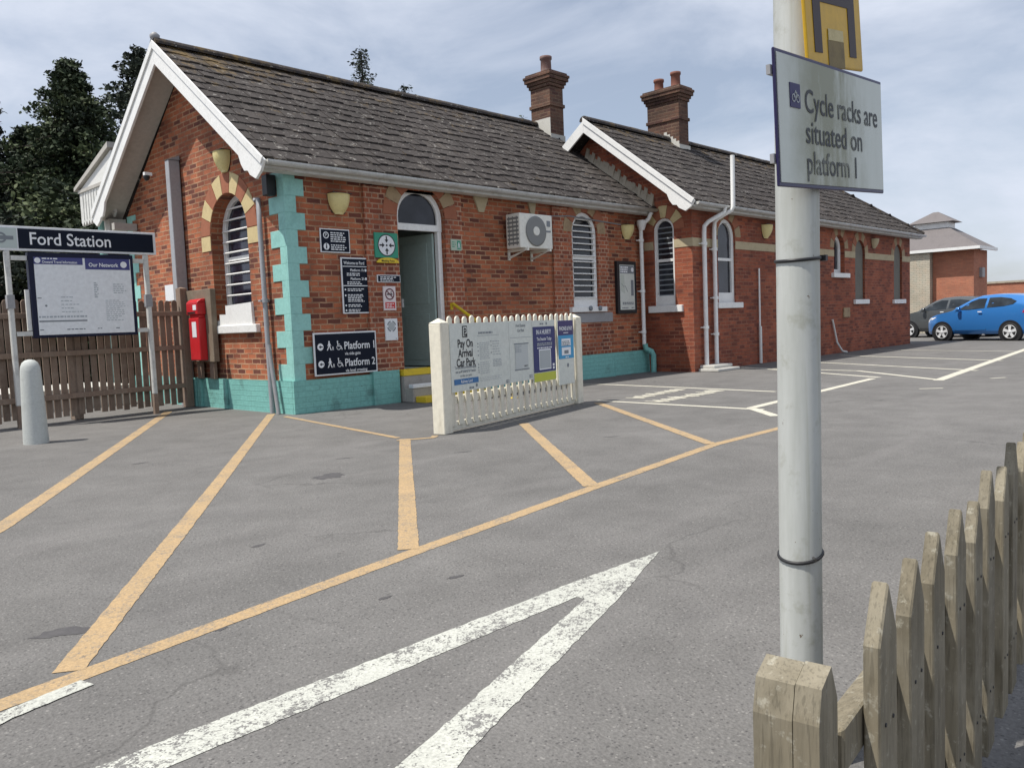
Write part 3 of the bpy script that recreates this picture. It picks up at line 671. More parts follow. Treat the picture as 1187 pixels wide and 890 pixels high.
# the open leaf swung into the hall, hinged on the right jamb
g = G(); a = math.radians(97); hx, hy = 2.77, .135; u = Vector((-math.cos(PI-a), math.sin(PI-a), 0)); u = Vector((math.cos(a), math.sin(a), 0)); n = Vector((-u.y, u.x, 0))
g.obox((hx, hy, .50), u, n, (0, 0, 1), (0, .80), (0, .045), (0, 2.14))
for zz in ((.10, .85), (1.02, 2.0)): g.obox((hx, hy, .50), u, n, (0, 0, 1), (.12, .68), (.045, .053), zz)
dl = build('door', g, M['door_paint'], st, bevel=.006)
g = G(); g.obox((hx, hy, .50), u, n, (0, 0, 1), (.70, .74), (.045, .08), (.98, 1.12)); build('handle', g, M['chrome'], dl)
g = G(); g.box(1.2, 3.6, .301, 3.2, .46, .48); g.box(1.2, 3.6, 3.2, 3.25, .48, 3.0); g.box(1.15, 1.2, .301, 3.2, .48, 3.0); g.box(3.6, 3.65, .301, 3.2, .48, 3.0); g.box(1.2, 3.6, .301, 3.2, 3.0, 3.05)
hl = build('hall_interior', g, M['plaster_in'], st)
g = G(); g.box(1.99, 2.2, 2.9, 3.19, .48, 1.7); g.box(1.5, 1.989, 2.6, 3.1, .48, 1.3); build('ticket_cabinet', g, M['txt_mid'], hl)
# threshold and steps
g = G(); g.box(1.791, 2.94, -.16, .02, 0, .40); g.box(1.79, 3.3, -.36, -.161, 0, .215)
stp = build('entrance_steps', g, M['concrete'], st, bevel=.01)
g = G(); g.box(1.785, 2.945, -.165, .03, .402, .50); g.box(1.83, 3.3, -.60, -.362, .0, .09); build('yellow_nosing', g, M['yellow'], stp, bevel=.006)
g = G(); g.box(1.785, 3.3, -.375, -.26, .217, .275); build('white_nosing', g, M['signwhite'], stp, bevel=.006)

# roofs ----------------------------------------------------------------
def tiles(g, O, along, up, length, slope, gauge, tw, clip=None, mossfn=None, seed=1):
    O = Vector(O); a = Vector(along).normalized(); u = Vector(up).normalized(); n = a.cross(u).normalized()
    if n.z < 0: n = -n
    rnd = random.Random(seed); rows = int(math.ceil(slope/gauge))
    for r in range(rows):
        off = (tw/2 if r % 2 else 0)+rnd.uniform(-.01, .01); cols = int(length/tw)+2
        for c in range(cols):
            x0 = c*tw-off; x1 = x0+tw-.004-rnd.uniform(0, .014); y0 = r*gauge+rnd.uniform(-.030, .022); y1 = min((r+1)*gauge+.05, slope+.02)
            x0 = max(x0, 0); x1 = min(x1, length)
            if x1-x0 < .03: continue
            if clip and not clip((x0+x1)/2, (r+.5)*gauge): continue
            g.cr = min(1, max(0, rnd.gauss(.5, .21))); g.cm = mossfn((x0+x1)/2, (r+.5)*gauge) if mossfn else 0
            t = .020+rnd.uniform(-.004, .010); j1 = rnd.uniform(-.006, .009); j2 = rnd.uniform(-.006, .009)
            q = lambda x, y, h: O+a*x+u*y+n*h
            g.hexa([q(x0, y0, t-.02), q(x1, y0, t-.02), q(x1, y1, -.004), q(x0, y1, -.004),
                    q(x0, y0, t+.008+j1), q(x1, y0, t+.008+j2), q(x1, y1, .012), q(x0, y1, .012)])
def ridge(g, A, B, r=.11, seg=.33, seed=3):
    A = Vector(A); B = Vector(B); d = (B-A).normalized(); L = (B-A).length; n = int(L/seg); side = d.cross(Vector((0, 0, 1))).normalized(); up = side.cross(d)
    rnd = random.Random(seed)
    for k in range(n):
        g.cr = rnd.uniform(.1, .6); g.cm = rnd.uniform(.0, .5); p = A+d*(L*k/n); q = A+d*(L*(k+1)/n-.006)
        R = r+rnd.uniform(0, .006); ring = []
        for P in (p, q):
            ring.append([g._v(P+side*R*math.cos(t)+up*(R*math.sin(t)-.05)) for t in [PI*i/8 for i in range(9)]])
        for i in range(8): g.idx([ring[0][i], ring[0][i+1], ring[1][i+1], ring[1][i]])
        g.idx(ring[0]); g.idx(ring[1][::-1])
ey = -.30; ez = HE+.04; upv = Vector((0, RY-ey, RZ-ez)); sl_len = upv.length; XO = -.47
g = G()
moss = lambda x, y: max(0, (y/sl_len-.62)*2.2)*max(.35, 1-x/5)
tiles(g, (XO, ey, ez), (1, 0, 0), upv, 9.0-.05, sl_len, .262, .165, clip=lambda x, y: (x+XO < 8.02) or ((x+XO < 8.5) and True), mossfn=moss)
g.cr = .3; g.cm = 0
# slab under the tiles, and the back slope
g.prism([(XO, ey, ez-.02), (8.49, ey, ez-.02), (8.49, RY, RZ-.02), (XO, RY, RZ-.02)], [(XO, ey, ez-.07), (8.49, ey, ez-.07), (8.49, RY, RZ-.07), (XO, RY, RZ-.07)])
tiles(g, (8.49, W-ey, ez), (-1, 0, 0), (0, -(RY-ey), RZ-ez), 8.95, sl_len, .262, .33, mossfn=None, seed=8)
g.cr = .3
g.prism([(XO, W-ey, ez-.02), (8.49, W-ey, ez-.02), (8.49, RY+.001, RZ-.02), (XO, RY+.001, RZ-.02)], [(XO, W-ey, ez-.07), (8.49, W-ey, ez-.07), (8.49, RY+.001, RZ-.07), (XO, RY+.001, RZ-.07)])
ridge(g, (XO-.02, RY, RZ+.045), (8.3, RY, RZ+.045))
rf = build('roof', g, M['tile'], st)
g = G(); g.lathe((XO+.02, RY, RZ+.06), (0, 0, 1), [(.03, 0), (.07, .03), (.075, .08), (.03, .12)], 10); build('ridge_finial', g, M['grey_metal'], rf)
# wing roof: hipped at the far end
wy = D-.32; wz = HE+.02; wup = Vector((0, WRY-wy, WRZ-wz)); wl = wup.length; wx0 = 8.05; wx1 = L2+.3
run = WRY-wy; hipx = wx1-run
g = G()
tiles(g, (wx0, wy, wz), (1, 0, 0), wup, wx1-wx0, wl, .262, .165, clip=lambda x, y: (x+wx0 < wx1-y/wl*run), mossfn=lambda x, y: max(0, (y/wl-.7)*1.6), seed=5)
g.cr = .3; g.cm = 0
g.prism([(wx0, wy, wz-.02), (wx1, wy, wz-.02), (hipx, WRY, WRZ-.02), (wx0, WRY, WRZ-.02)], [(wx0, wy, wz-.07), (wx1, wy, wz-.07), (hipx, WRY, WRZ-.07), (wx0, WRY, WRZ-.07)])
by = 2*WRY-wy
tiles(g, (wx1, by, wz), (-1, 0, 0), (0, -run, WRZ-wz), wx1-wx0, wl, .262, .33, clip=lambda x, y: x > y/wl*run and (wx1-x > 8.5 or wz+y/wl*(WRZ-wz) > ez+.75*(W-ey-RY)*0+4.4), seed=6)
g.cr = .3
g.prism([(8.5, by, wz-.02), (wx1, by, wz-.02), (hipx, WRY, WRZ-.02), (8.5, WRY, WRZ-.02)], [(8.5, by, wz-.07), (wx1, by, wz-.07), (hipx, WRY, WRZ-.07), (8.5, WRY, WRZ-.07)])
g.prism([(wx0, WRY+.62, WRZ-.02-.62*.735), (8.5, WRY+.62, WRZ-.02-.62*.735), (8.5, WRY+.001, WRZ-.02), (wx0, WRY+.001, WRZ-.02)], [(wx0, WRY+.62, WRZ-.07-.62*.735), (8.5, WRY+.62, WRZ-.07-.62*.735), (8.5, WRY+.001, WRZ-.07), (wx0, WRY+.001, WRZ-.07)])
tiles(g, (wx1, wy, wz), (0, 1, 0), (-run, 0, WRZ-wz), by-wy, wl, .262, .2, clip=lambda x, y: y/wl*run < x < (by-wy)-y/wl*run, seed=9)
ridge(g, (wx0-.02, WRY, WRZ+.045), (hipx, WRY, WRZ+.045), seed=4)
ridge(g, (hipx, WRY, WRZ+.04), (wx1, wy, wz+.05), r=.08, seed=5); ridge(g, (hipx, WRY, WRZ+.04), (wx1, by, wz+.05), r=.08, seed=6)
build('wing_roof', g, M['tile'], st)

# bargeboards and soffits
def barge(X, ya, za, yr, zr, wdt=.24, th=.04, side=1):
    """one board from the eave (ya,za) to the ridge (yr,zr) at plane X, with a notched foot"""
    d = Vector((0, yr-ya, zr-za)); L = d.length; u = d.normalized(); n = Vector((0, -u.z, u.y)) if u.y > 0 else Vector((0, u.z, -u.y))
    if n.z < 0: n = -n
    O = Vector((X, ya, za))
    tn = u.z/abs(u.y)
    P = [(0, .02), (L+.02*tn, .02), (L-wdt*tn, -wdt), (.62, -wdt), (.50, -wdt-.07), (.38, -wdt-.10), (.30, -wdt-.055), (.22, -wdt-.075), (.06, -wdt-.045), (0, -wdt*.55)]
    gg = G(); A = [O+u*p[0]+n*p[1] for p in P]; gg.prism(A, [p+Vector((th, 0, 0)) for p in A])
    Q = [(0.02, .05), (L+.05*tn, .05), (L-.05*tn, -.05), (.02, -.05)]; A = [O+Vector((-.022, 0, 0))+u*p[0]+n*p[1] for p in Q]; gg.prism(A, [p+Vector((.021, 0, 0)) for p in A])
    return build('bargeboard', gg, M['white'], st, bevel=.004)
barge(XO-.02, ey-.06, ez-.05, RY, RZ+.0); barge(XO-.02, W-ey+.06, ez-.05, RY, RZ+.0)
barge(wx0-.04, wy-.04, wz-.03, WRY, WRZ+.0, .20); 
g0 = G(); O = Vector((wx0-.04, WRY+.001, WRZ)); d = Vector((0, .60, -.60*.735)); A = [O, O+d, O+d+Vector((0, -.10, -.17)), O+Vector((0, 0, -.25))]; g0.prism(A, [p+Vector((.04, 0, 0)) for p in A]); build('bargeboard', g0, M['white'], st)
g = G()
for (X0, X1, ya, yr, za, zr) in ((XO+.021, -.002, ey, RY, ez, RZ), (XO+.021, -.002, W-ey, RY, ez, RZ)):
    g.prism([(X0, ya, za-.075), (X1, ya, za-.075), (X1, yr, zr-.075), (X0, yr, zr-.075)], [(X0, ya, za-.115), (X1, ya, za-.115), (X1, yr, zr-.115), (X0, yr, zr-.115)])
build('soffit', g, M['soffit'], st); g = G()
g.prism([(wx0+.001, wy, wz-.075), (L1-.002, wy, wz-.075), (L1-.002, WRY, WRZ-.075), (wx0+.001, WRY, WRZ-.075)], [(wx0+.001, wy, wz-.11), (L1-.002, wy, wz-.11), (L1-.002, WRY, WRZ-.11), (wx0+.001, WRY, WRZ-.11)])
build('soffit', g, M['soffit'], st)
g = G(); g.box(-.40, -.013, W-.42, W-.30, 3.05, 3.17); build('purlin_end', g, M['soffit'], st); g = G(); g.box(-.30, -.013, W+.06, W+.30, 2.95, 3.3); build('purlin_end', g, M['soffit'], st)
# mortar fillet where the front roof meets the wing gable
g = G(); u = upv.normalized(); n = Vector((0, -u.z, u.y))
def rp_(y): return Vector((8.40, y, ez+(y-ey)*(RZ-ez)/(RY-ey)))
ys = [ey+.03+k*.075 for k in range(24)]
for a, b in zip(ys, ys[1:]):
    h = .20+.05*math.sin(a*37)+.03*math.sin(a*91)
    A = [rp_(a)+n*.02, rp_(b)+n*.02, rp_(b)+n*.02+Vector((.092, 0, h)), rp_(a)+n*.02+Vector((.092, 0, h))]
    g.prism(A, [A[0]+Vector((.096, 0, 0)), A[1]+Vector((.096, 0, 0)), A[2]+Vector((.004, 0, 0)), A[3]+Vector((.004, 0, 0))])
build('mortar_fillet', g, M['mortar'], st)
# gutters and fascia
def gutter(x0, x1, y, z, m):
    gg = G(); r = .062; n = 8
    A = []; 
    for X in (x0, x1):
        A.append([gg._v((X, y+r*math.cos(t), z+r*math.sin(t))) for t in [PI+PI*k/n for k in range(n+1)]])
    B = []
    for X in (x0, x1):
        B.append([gg._v((X, y+(r-.008)*math.cos(t), z+(r-.008)*math.sin(t))) for t in [PI+PI*k/n for k in range(n+1)]])
    for k in range(n): gg.idx([A[0][k], A[0][k+1], A[1][k+1], A[1][k]], 0, True); gg.idx([B[0][k+1], B[0][k], B[1][k], B[1][k+1]], 0, True)
    for q in (0, 1): gg.idx(A[q]); gg.idx([A[0][0 if q == 0 else n], A[1][0 if q == 0 else n], B[1][0 if q == 0 else n], B[0][0 if q == 0 else n]])
    gg.box(x0, x1, y+r+.004, y+r+.03, z-.10, z+.005)
    gg.box(x0, x1, y+r+.032, y+r+.20, z-.105, z-.085)
    return build('gutter', gg, m, st)
gutter(-.44, L1-.02, ey-.03, ez-.02, M['gutter']); gutter(8.12, wx1, wy-.03, wz-.02, M['gutter'])

# chimneys: stack, corbelled head, pots
def chimney(x0, x1, y0, y1, zb, zt, pots, flash, pm, mid):
    g = G(); g.box(x0, x1, y0, y1, zb, zt)
    for k, (e, h) in enumerate(((.03, .07), (.06, .07), (.10, .08), (.12, .06), (.08, .05))):
        zz = zt+sum(q[1] for q in ((.03, .07), (.06, .07), (.10, .08), (.12, .06), (.08, .05))[:k]); g.box(x0-e, x1+e, y0-e, y1+e, zz+.001, zz+h)
    g.box(x0-.03, x1+.03, y0-.03, y1+.03, mid, mid+.075)
    c = build('chimney', g, M['brick_dark'], st, bevel=.006)
    for px_, py_, r, h in pots:
        g = G(); zt2 = zt+.33; g.lathe((px_, py_, zt2-.02), (0, 0, 1), [(r*1.15, 0), (r*1.1, .05), (r, .08), (r*.95, h-.08), (r*1.12, h-.06), (r*1.12, h), (r*.85, h), (r*.8, h-.2)], 14); build('chimney_pot', g, pm, c)
    g = G()
    for A in flash: g.prism(A, [Vector(p)+Vector((0.0, 0.012, 0)) if abs(A[0][1]-A[1][1]) < .01 else Vector(p)+Vector((.012, 0, 0)) for p in A])
    build('flashing', g, M['lead'], c)
def rz(y): return ez+(y-ey)*(RZ-ez)/(RY-ey)+.04
chimney(8.2, 8.66, 2.22, 2.80, 4.9, 6.42, [(8.43, 2.5, .125, .42)], [[(8.185, 2.22, 5.2), (8.185, 2.8, 5.5), (8.185, 2.8, 5.72), (8.185, 2.22, 5.72)], [(8.18, 2.205, 5.2), (8.68, 2.205, 5.2), (8.68, 2.205, 5.36), (8.18, 2.205, 5.36)]], M['pot_old'], 5.98)
def wzf(y): return wz+(y-wy)*(WRZ-wz)/run+.04
fl = []
for k in range(5):
    y = .82+k*.085; fl.append([(11.263, y, wzf(y)-.06), (11.263, y+.083, wzf(y)-.06), (11.263, y+.083, wzf(y)+.16), (11.263, y, wzf(y)+.16)])
fl.append([(11.26, .803, 5.0), (11.74, .803, 5.0), (11.74, .803, wzf(.8)+.10), (11.26, .803, wzf(.8)+.10)])
chimney(11.28, 11.70, .82, 1.72, 4.8, 6.32, [(11.49, 1.02, .115, .40), (11.49, 1.50, .115, .33)], fl, M['pot'], 5.86)

# pipes of the building
def pipe(pts, r, m, collars=(), base=None):
    g = G(); g.tube(pts, r, 10)
    for p in collars: g.lathe((p[0], p[1], p[2]), (0, 0, 1), [(r*1.35, -.03), (r*1.35, .03)], 10); g.box(p[0]-r*2.1, p[0]+r*2.1, p[1], p[1]+r*1.6, p[2]-.012, p[2]+.012)
    return build('downpipe', g, m, st)
pipe([(-.07, .66, 3.02), (-.07, .575, 3.03), (-.075, .565, 2.6), (-.08, .52, .0)], .036, M['trunk_grey'], [(-.078, .54, 1.6)])
pipe([(-.13, .42, .98), (-.13, .40, .8), (-.14, .25, .0)], .03, M['grey_metal'])
g = G(); g.box(-.16, -.02, .16, .30, 3.02, 3.30); build('gable_hopper', g, M['black'], st, bevel=.01)
p1 = pipe([(8.30, -.33, 3.30), (8.28, -.28, 3.18), (8.25, -.12, 3.06), (8.25, -.10, 2.95), (8.26, -.10, .58)], .042, M['white'], [(8.25, -.10, 2.75), (8.25, -.10, .85), (8.25, -.10, 1.7)])
g = G(); g.lathe((8.25, -.12, 2.96), (0, 0, 1), [(.06, 0), (.10, .12), (.10, .2)], 8); build('hopper', g, M['white'], p1)
pipe([(8.26, -.12, .60), (8.27, -.13, .50), (8.34, -.22, .44), (8.38, -.24, .36), (8.38, -.24, 0)], .058, M['cyan_old'])
p2 = pipe([(9.20, -1.52, 3.34), (9.19, -1.50, 3.22), (8.90, -1.30, 3.04), (8.82, -1.255, 2.95), (8.82, -1.245, 2.8), (8.82, -1.245, .12)], .045, M['white'], [(8.82, -1.245, 2.6), (8.82, -1.245, .9)])
p3 = pipe([(9.37, -1.61, 4.37), (9.36, -1.61, 3.34), (9.34, -1.59, 3.27), (9.25, -1.32, 3.13), (9.22, -1.26, 3.05), (9.22, -1.245, 2.9), (9.22, -1.245, .10)], .045, M['white'], [(9.22, -1.245, 2.5), (9.22, -1.245, .75), (9.22, -1.245, 1.5)])
g = G(); g.box(8.62, 9.5, -1.62, -1.162, 0, .06); g.box(8.68, 9.42, -1.5, -1.163, .061, .13); build('pipe_plinth', g, M['concrete_pale'], st, bevel=.012)
p4 = pipe([(11.21, -1.21, 2.15), (11.21, -1.21, .75)], .02, M['white']); g = G(); g.tube([(11.21, -1.22, .85), (11.21, -1.22, .02)], .036, 8); build('pipe_sleeve', g, M['offwhite'], p4)
pipe([(15.2, -1.21, .90), (15.25, -1.21, .80), (15.45, -1.22, .30), (15.6, -1.30, .06), (15.75, -1.36, .03)], .025, M['offwhite'])
g = G(); g.box(16.0, 16.4, -1.20, -1.162, .95, 1.20); build('meter_cover', g, M['cream_dull'], st)

# ------------------------------------------------------------------ fittings on the walls
g_ = 'cream wall lamps on the station'
def wall_lamp(P, nrm, label, s=1.0, m='lamp'):
    n = Vector(nrm); u = Vector((0, 0, 1)).cross(n).normalized()
    t = thing('wall_lamp', label, 'lamp', P, 0, g_); P = Vector(P)
    g = G(); rows = 9; cols = 12; grid = []
    for i in range(rows+1):
        v = i/rows; z = .30*s*(1-v)-.0; ww = .185*s*(1-(v**2.6)*.62); dd = .16*s*(1-v**2.2*.75)
        grid.append([g._v(P+u*(ww*math.cos(a))+n*(.015+dd*math.sin(a))+Vector((0, 0, z))) for a in [PI*k/cols for k in range(cols+1)]])
    for A, B in zip(grid, grid[1:]):
        for k in range(cols): g.idx([A[k], A[k+1], B[k+1], B[k]], 0, True)
    g.idx(grid[0]); g.idx(grid[-1][::-1])
    build('bowl', g, M[m], t)
    g = G(); g.obox(P, u, n, (0, 0, 1), (-.172*s, .172*s), (0, .15*s), (.301*s, .312*s)); g.obox(P, u, n, (0, 0, 1), (-.12*s, .12*s), (0.001, .014), (.02*s, .304*s)); build('top_plate', g, M['black'], t)
wall_lamp((0, 1.58, 3.55), (-1, 0, 0), 'cream half-bowl wall lamp above the arched window in the gable end')
wall_lamp((.86, 0, 2.80), (0, -1, 0), 'cream half-bowl wall lamp above the navy notices, between turquoise corner and arched door', .95)
wall_lamp((7.86, 0, 2.76), (0, -1, 0), 'cream half-bowl wall lamp above the framed poster, next to the white downpipe', .95)
wall_lamp((11.62, D, 2.84), (0, -1, 0), 'cream half-bowl wall lamp on the wing wall beside the two white downpipes')
wall_lamp((18.2, D, 2.86), (0, -1, 0), 'brownish wall lamp at the far end of the wing between two blocked windows', .9, 'course')

# air conditioner
t = thing('air_conditioner', 'beige outdoor air conditioning unit on brackets beside the arched front window', 'air conditioner', (4.55, 0, 2.4))
X0, X1, Z0, Z1 = 4.22, 5.06, 2.42, 3.01
g = G(); g.box(X0, X1, -.43, -.10, Z0, Z1); build('casing', g, M['ac_white'], t, bevel=.015, seg=2)
g = G(); g.lathe((4.62, -.432, 2.715), (0, -1, 0), [(.255, 0), (.26, .012), (.235, .014)], 28); 
build('fan_grille', g, M['ac_dark'], t)
g = G(); g.lathe((4.62, -.455, 2.715), (0, -1, 0), [(.085, -.02), (.075, .002)], 16); build('fan_hub', g, M['ac_white'], t)
g = G()
for k in range(7): g.box(X0-.006, X0-.001, -.40, -.14, Z0+.07+k*.07, Z0+.105+k*.07)
for k in range(3): g.box(X0-.008, X0-.0065, -.37+k*.09, -.35+k*.09, Z0+.05, Z0+.54)
build('side_louvre', g, M['ac_dark'], t)
g = G(); g.box(X1-.17, X1-.05, -.436, -.431, Z1-.30, Z1-.27); g.box(X1-.15, X1-.06, -.436, -.431, Z1-.2, Z1-.1); build('badge', g, M['txt_mid'], t)
for x in (X0+.12, X1-.14):
    g = G(); g.box(x, x+.04, -.48, -.001, Z0-.045, Z0-.002); g.prism([(x, -.40, Z0-.046), (x, -.36, Z0-.046), (x, -.03, Z0-.12), (x, -.03, Z0-.16)], [(x+.03, -.40, Z0-.046), (x+.03, -.36, Z0-.046), (x+.03, -.03, Z0-.12), (x+.03, -.03, Z0-.16)]); g.box(x, x+.04, -.029, -.001, Z0-.18, Z0-.046); build('bracket', g, M['ac_white'], t)
g = G(); g.tube([(X1-.02, -.2, Z1-.06), (X1+.12, -.12, Z1+.05), (X1+.3, -.03, Z1+.06), (6.0, -.055, Z1+.10), (7.6, -.06, Z1+.03)], .012, 6); build('pipework', g, M['txt_mid'], t)

# ------------------------------------------------------------------ signs on the front wall
UX = Vector((1, 0, 0)); UZ = Vector((0, 0, 1))
def panel(name, label, x0, x1, z0, z1, face, y=-.018, th=.018, border=None, bw=.014, cat='sign'):
    t = thing(name, label, cat, ((x0+x1)/2, y, z0))
    g = G(); g.box(x0, x1, y, y+th, z0, z1); build('back_plate', g, border or face, t, bevel=.003)
    g = G(); b = bw if border else .004; g.box(x0+b, x1-b, y-.003, y-.0003, z0+b, z1-b); build('face', g, face, t)
    return t, y-.003
def bars(g, x0, x1, z, n, dz, h, y, mi=0, seed=1, lo=.6):
    rnd = random.Random(seed)
    for k in range(n):
        L = (x1-x0)*rnd.uniform(lo, 1); x = x0
        while x < x0+L-.01:
            ww = min(rnd.uniform(.02, .06), x0+L-x); g.face([(x, y, z-k*dz-h), (x+ww, y, z-k*dz-h), (x+ww, y, z-k*dz), (x, y, z-k*dz)], mi); x += ww+.012
def disc(g, cx, cz, r, y, mi=0, r0=0, n=24):
    P = [(cx+r*math.cos(2*PI*k/n), y, cz+r*math.sin(2*PI*k/n)) for k in range(n)]
    if r0 <= 0: g.face(P, mi)
    else:
        Q = [(cx+r0*math.cos(2*PI*k/n), y, cz+r0*math.sin(2*PI*k/n)) for k in range(n)]
        for k in range(n): j = (k+1) % n; g.face([P[k], P[j], Q[j], Q[k]], mi)
def arrow(g, cx, cz, s, ang, y, mi=0):
    c, q = math.cos(ang), math.sin(ang)
    for poly in ([(-1, -.22), (.1, -.22), (.1, .22), (-1, .22)], [(0, -.7), (.9, 0), (0, .7)]):
        g.face([(cx+s*(a*c-b*q), y, cz+s*(a*q+b*c)) for a, b in poly], mi)
def walker(g, x, z, h, y, mi=0):
    disc(g, x+h*.12, z+h*.9, h*.1, y, mi, n=12)
    for P in ([(.02, .80), (.2, .80), (.24, .40), (.0, .40)], [(.0, .42), (.12, .42), (-.08, 0), (-.2, 0)], [(.12, .42), (.24, .42), (.40, 0), (.27, 0)], [(.18, .78), (.24, .74), (.36, .48), (.30, .46)], [(.04, .78), (.0, .70), (-.12, .48), (-.06, .46)]):
        g.face([(x+h*a, y, z+h*b) for a, b in P], mi)
def wheelchair(g, x, z, h, y, mi=0):
    disc(g, x+h*.22, z+h*.93, h*.09, y, mi, n=12)
    P = [(x+h*.34+h*.28*math.cos(t), z+h*.28+h*.28*math.sin(t)) for t in [2.0+4.3*k/12 for k in range(13)]]
    for (a, b), (c, d) in zip(P, P[1:]):
        mx_, mz = x+h*.34, z+h*.28; s = .76
        g.face([(a, y, b), (c, y, d), (mx_+(c-mx_)*s, y, mz+(d-mz)*s), (mx_+(a-mx_)*s, y, mz+(b-mz)*s)], mi)
    for Q in ([(.16, .82), (.28, .82), (.32, .42), (.2, .42)], [(.22, .48), (.22, .38), (.66, .38), (.66, .48)], [(.58, .40), (.68, .44), (.84, .04), (.74, .0)], [(.22, .66), (.22, .59), (.52, .59), (.52, .66)]):
        g.face([(x+h*a, y, z+h*b) for a, b in Q], mi)
NV = M['navy']; SW = M['signwhite']
# platform direction sign
x0, x1, z0, z1 = .28, 1.36, .505, 1.115
t, y = panel('direction_sign', 'wide navy sign pointing to Platform 1 and Platform 2, low beside the turquoise corner', x0, x1, z0, z1, NV, -.075, .02, SW, .022)
y -= .002; g = G()
for zz, word, sub in ((.90, 'Platform 1', 'via side gate'), (.655, 'Platform 2', 'via level crossing')):
    zz -= .03
    disc(g, x0+.105, zz+.045, .05, y); walker(g, x0+.235, zz-.01, .135, y); walker(g, x0+.305, zz-.01, .055, y); wheelchair(g, x0+.365, zz-.01, .13, y)
    g.text(word, .155, (x0+.50, y, zz-.005), UX, UZ, 0, 'LEFT', .93, 0, .012, maxw=.53)
    g.text(sub, .062, (x0+.51, y, zz-.088), UX, UZ, 0, 'LEFT', .9, 0, .014)
build('lettering', g, M['txt_white'], t)
g = G()
for zz in (.915, .67): arrow(g, x0+.108, zz, .034, PI, y-.002)
build('arrow', g, NV, t)
# small navy notice, top left
x0, x1, z0, z1 = .52, 1.02, 2.25, 2.59
t, y = panel('navy_notice', 'small navy notice with two round icons below the wall lamp by the turquoise corner', x0, x1, z0, z1, NV, -.022, .018, SW, .016); y -= .002
g = G(); bars(g, x0+.17, x1-.05, z1-.05, 5, .03, .015, y, 0, 3, .8); bars(g, x0+.17, x1-.05, z1-.225, 3, .03, .015, y, 0, 4, .75)
disc(g, x0+.095, z1-.095, .048, y, 0, .034); g.text('P', .06, (x0+.077, y, z1-.115), UX, UZ); disc(g, x0+.095, z0+.085, .048, y); build('lettering', g, M['txt_white'], t)
g = G(); g.face([(x0+.085, y-.002, z0+.055), (x0+.105, y-.002, z0+.055), (x0+.105, y-.002, z0+.1), (x0+.085, y-.002, z0+.1)]); disc(g, x0+.095, z0+.115, .011, y-.002, n=10); build('icon', g, NV, t)
# tall welcome board
x0, x1, z0, z1 = .84, 1.31, 1.375, 2.19
t, y = panel('welcome_board', 'tall navy board headed Welcome to Ford with platform directions', x0, x1, z0, z1, NV, -.028, .02, SW, .02); y -= .002
g = G(); g.text('Welcome to Ford', .066, (x0+.045, y, z1-.10), UX, UZ, 0, 'LEFT', 1, 0, .012, maxw=.36)
g.face([(x0+.02, y, z1-.135), (x1-.02, y, z1-.135), (x1-.02, y, z1-.125), (x0+.02, y, z1-.125)]); zm = z0+.40
g.face([(x0+.02, y, zm), (x1-.02, y, zm), (x1-.02, y, zm+.012), (x0+.02, y, zm+.012)])
for zz, wd in ((z1-.20, 'Platform 1'), (z1-.325, 'Platform 2')):
    g.text(wd, .052, (x0+.15, y, zz), UX, UZ, 0, 'LEFT', 1, 0, .012); bars(g, x0+.09, x1-.12, zz-.025, 2, .026, .013, y, 0, int(zz*100), .8); wheelchair(g, x1-.105, zz, .04, y); g.face([(x1-.062, y, zz), (x1-.03, y, zz), (x1-.03, y, zz+.035), (x1-.062, y, zz+.035)])
for k, (zz, n) in enumerate(((zm-.035, 2), (zm-.12, 5), (zm-.265, 2), (zm-.335, 2))):
    disc(g, x0+.05, zz-.015, .014, y, n=10); bars(g, x0+.09, x1-.06-.03*k, zz, n, .024, .012, y, 0, k+9, .8)
build('lettering', g, M['txt_white'], t)
# meeting point emblem
x0, x1, z0, z1 = 1.43, 1.87, 2.20, 2.575
t, y = panel('meeting_point_sign', 'green square meeting point sign with four black arrows in a white disc', x0, x1, z0, z1, M['green_sign'], -.065, .018); y -= .002
c = ((x0+x1)/2, (z0+z1)/2)
g = G(); disc(g, c[0], c[1], .155, y, 0, n=32); build('disc', g, SW, t)
g = G(); disc(g, c[0], c[1], .165, y-.0008, 0, .150, 32)
for k in range(4):
    a = PI/2*k; arrow(g, c[0]+.085*math.cos(a), c[1]+.085*math.sin(a), .052, a+PI, y-.002)
disc(g, c[0], c[1], .016, y-.002); build('arrow', g, M['txt_black'], t)
g = G(); P = [(x0+.03, z0-.075), (x1-.005, z0-.075)]+[(c[0]+.012+.21*math.cos(PI*k/10), z0-.07+.075*math.sin(PI*k/10)) for k in range(11)]
g.prism([(p[0], y-.004, p[1]) for p in P], [(p[0], y+.012, p[1]) for p in P]); build('yellow_banner', g, M['yellow'], t)
g = G(); g.text('Meeting Point', .046, (c[0]+.01, y-.006, z0-.06), UX, UZ, 0, 'CENTER', .95, 0, .012); build('lettering', g, M['txt_black'], t)
# slim navy strip
x0, x1, z0, z1 = 1.45, 1.885, 1.83, 1.945
t, y = panel('slim_notice', 'slim navy strip notice between the green sign and the no smoking sign', x0, x1, z0, z1, NV, -.065, .018, SW, .012); y -= .002
g = G(); bars(g, x0+.05, x1-.05, z1-.03, 3, .024, .012, y, 0, 5, .7); build('lettering', g, M['txt_white'], t)
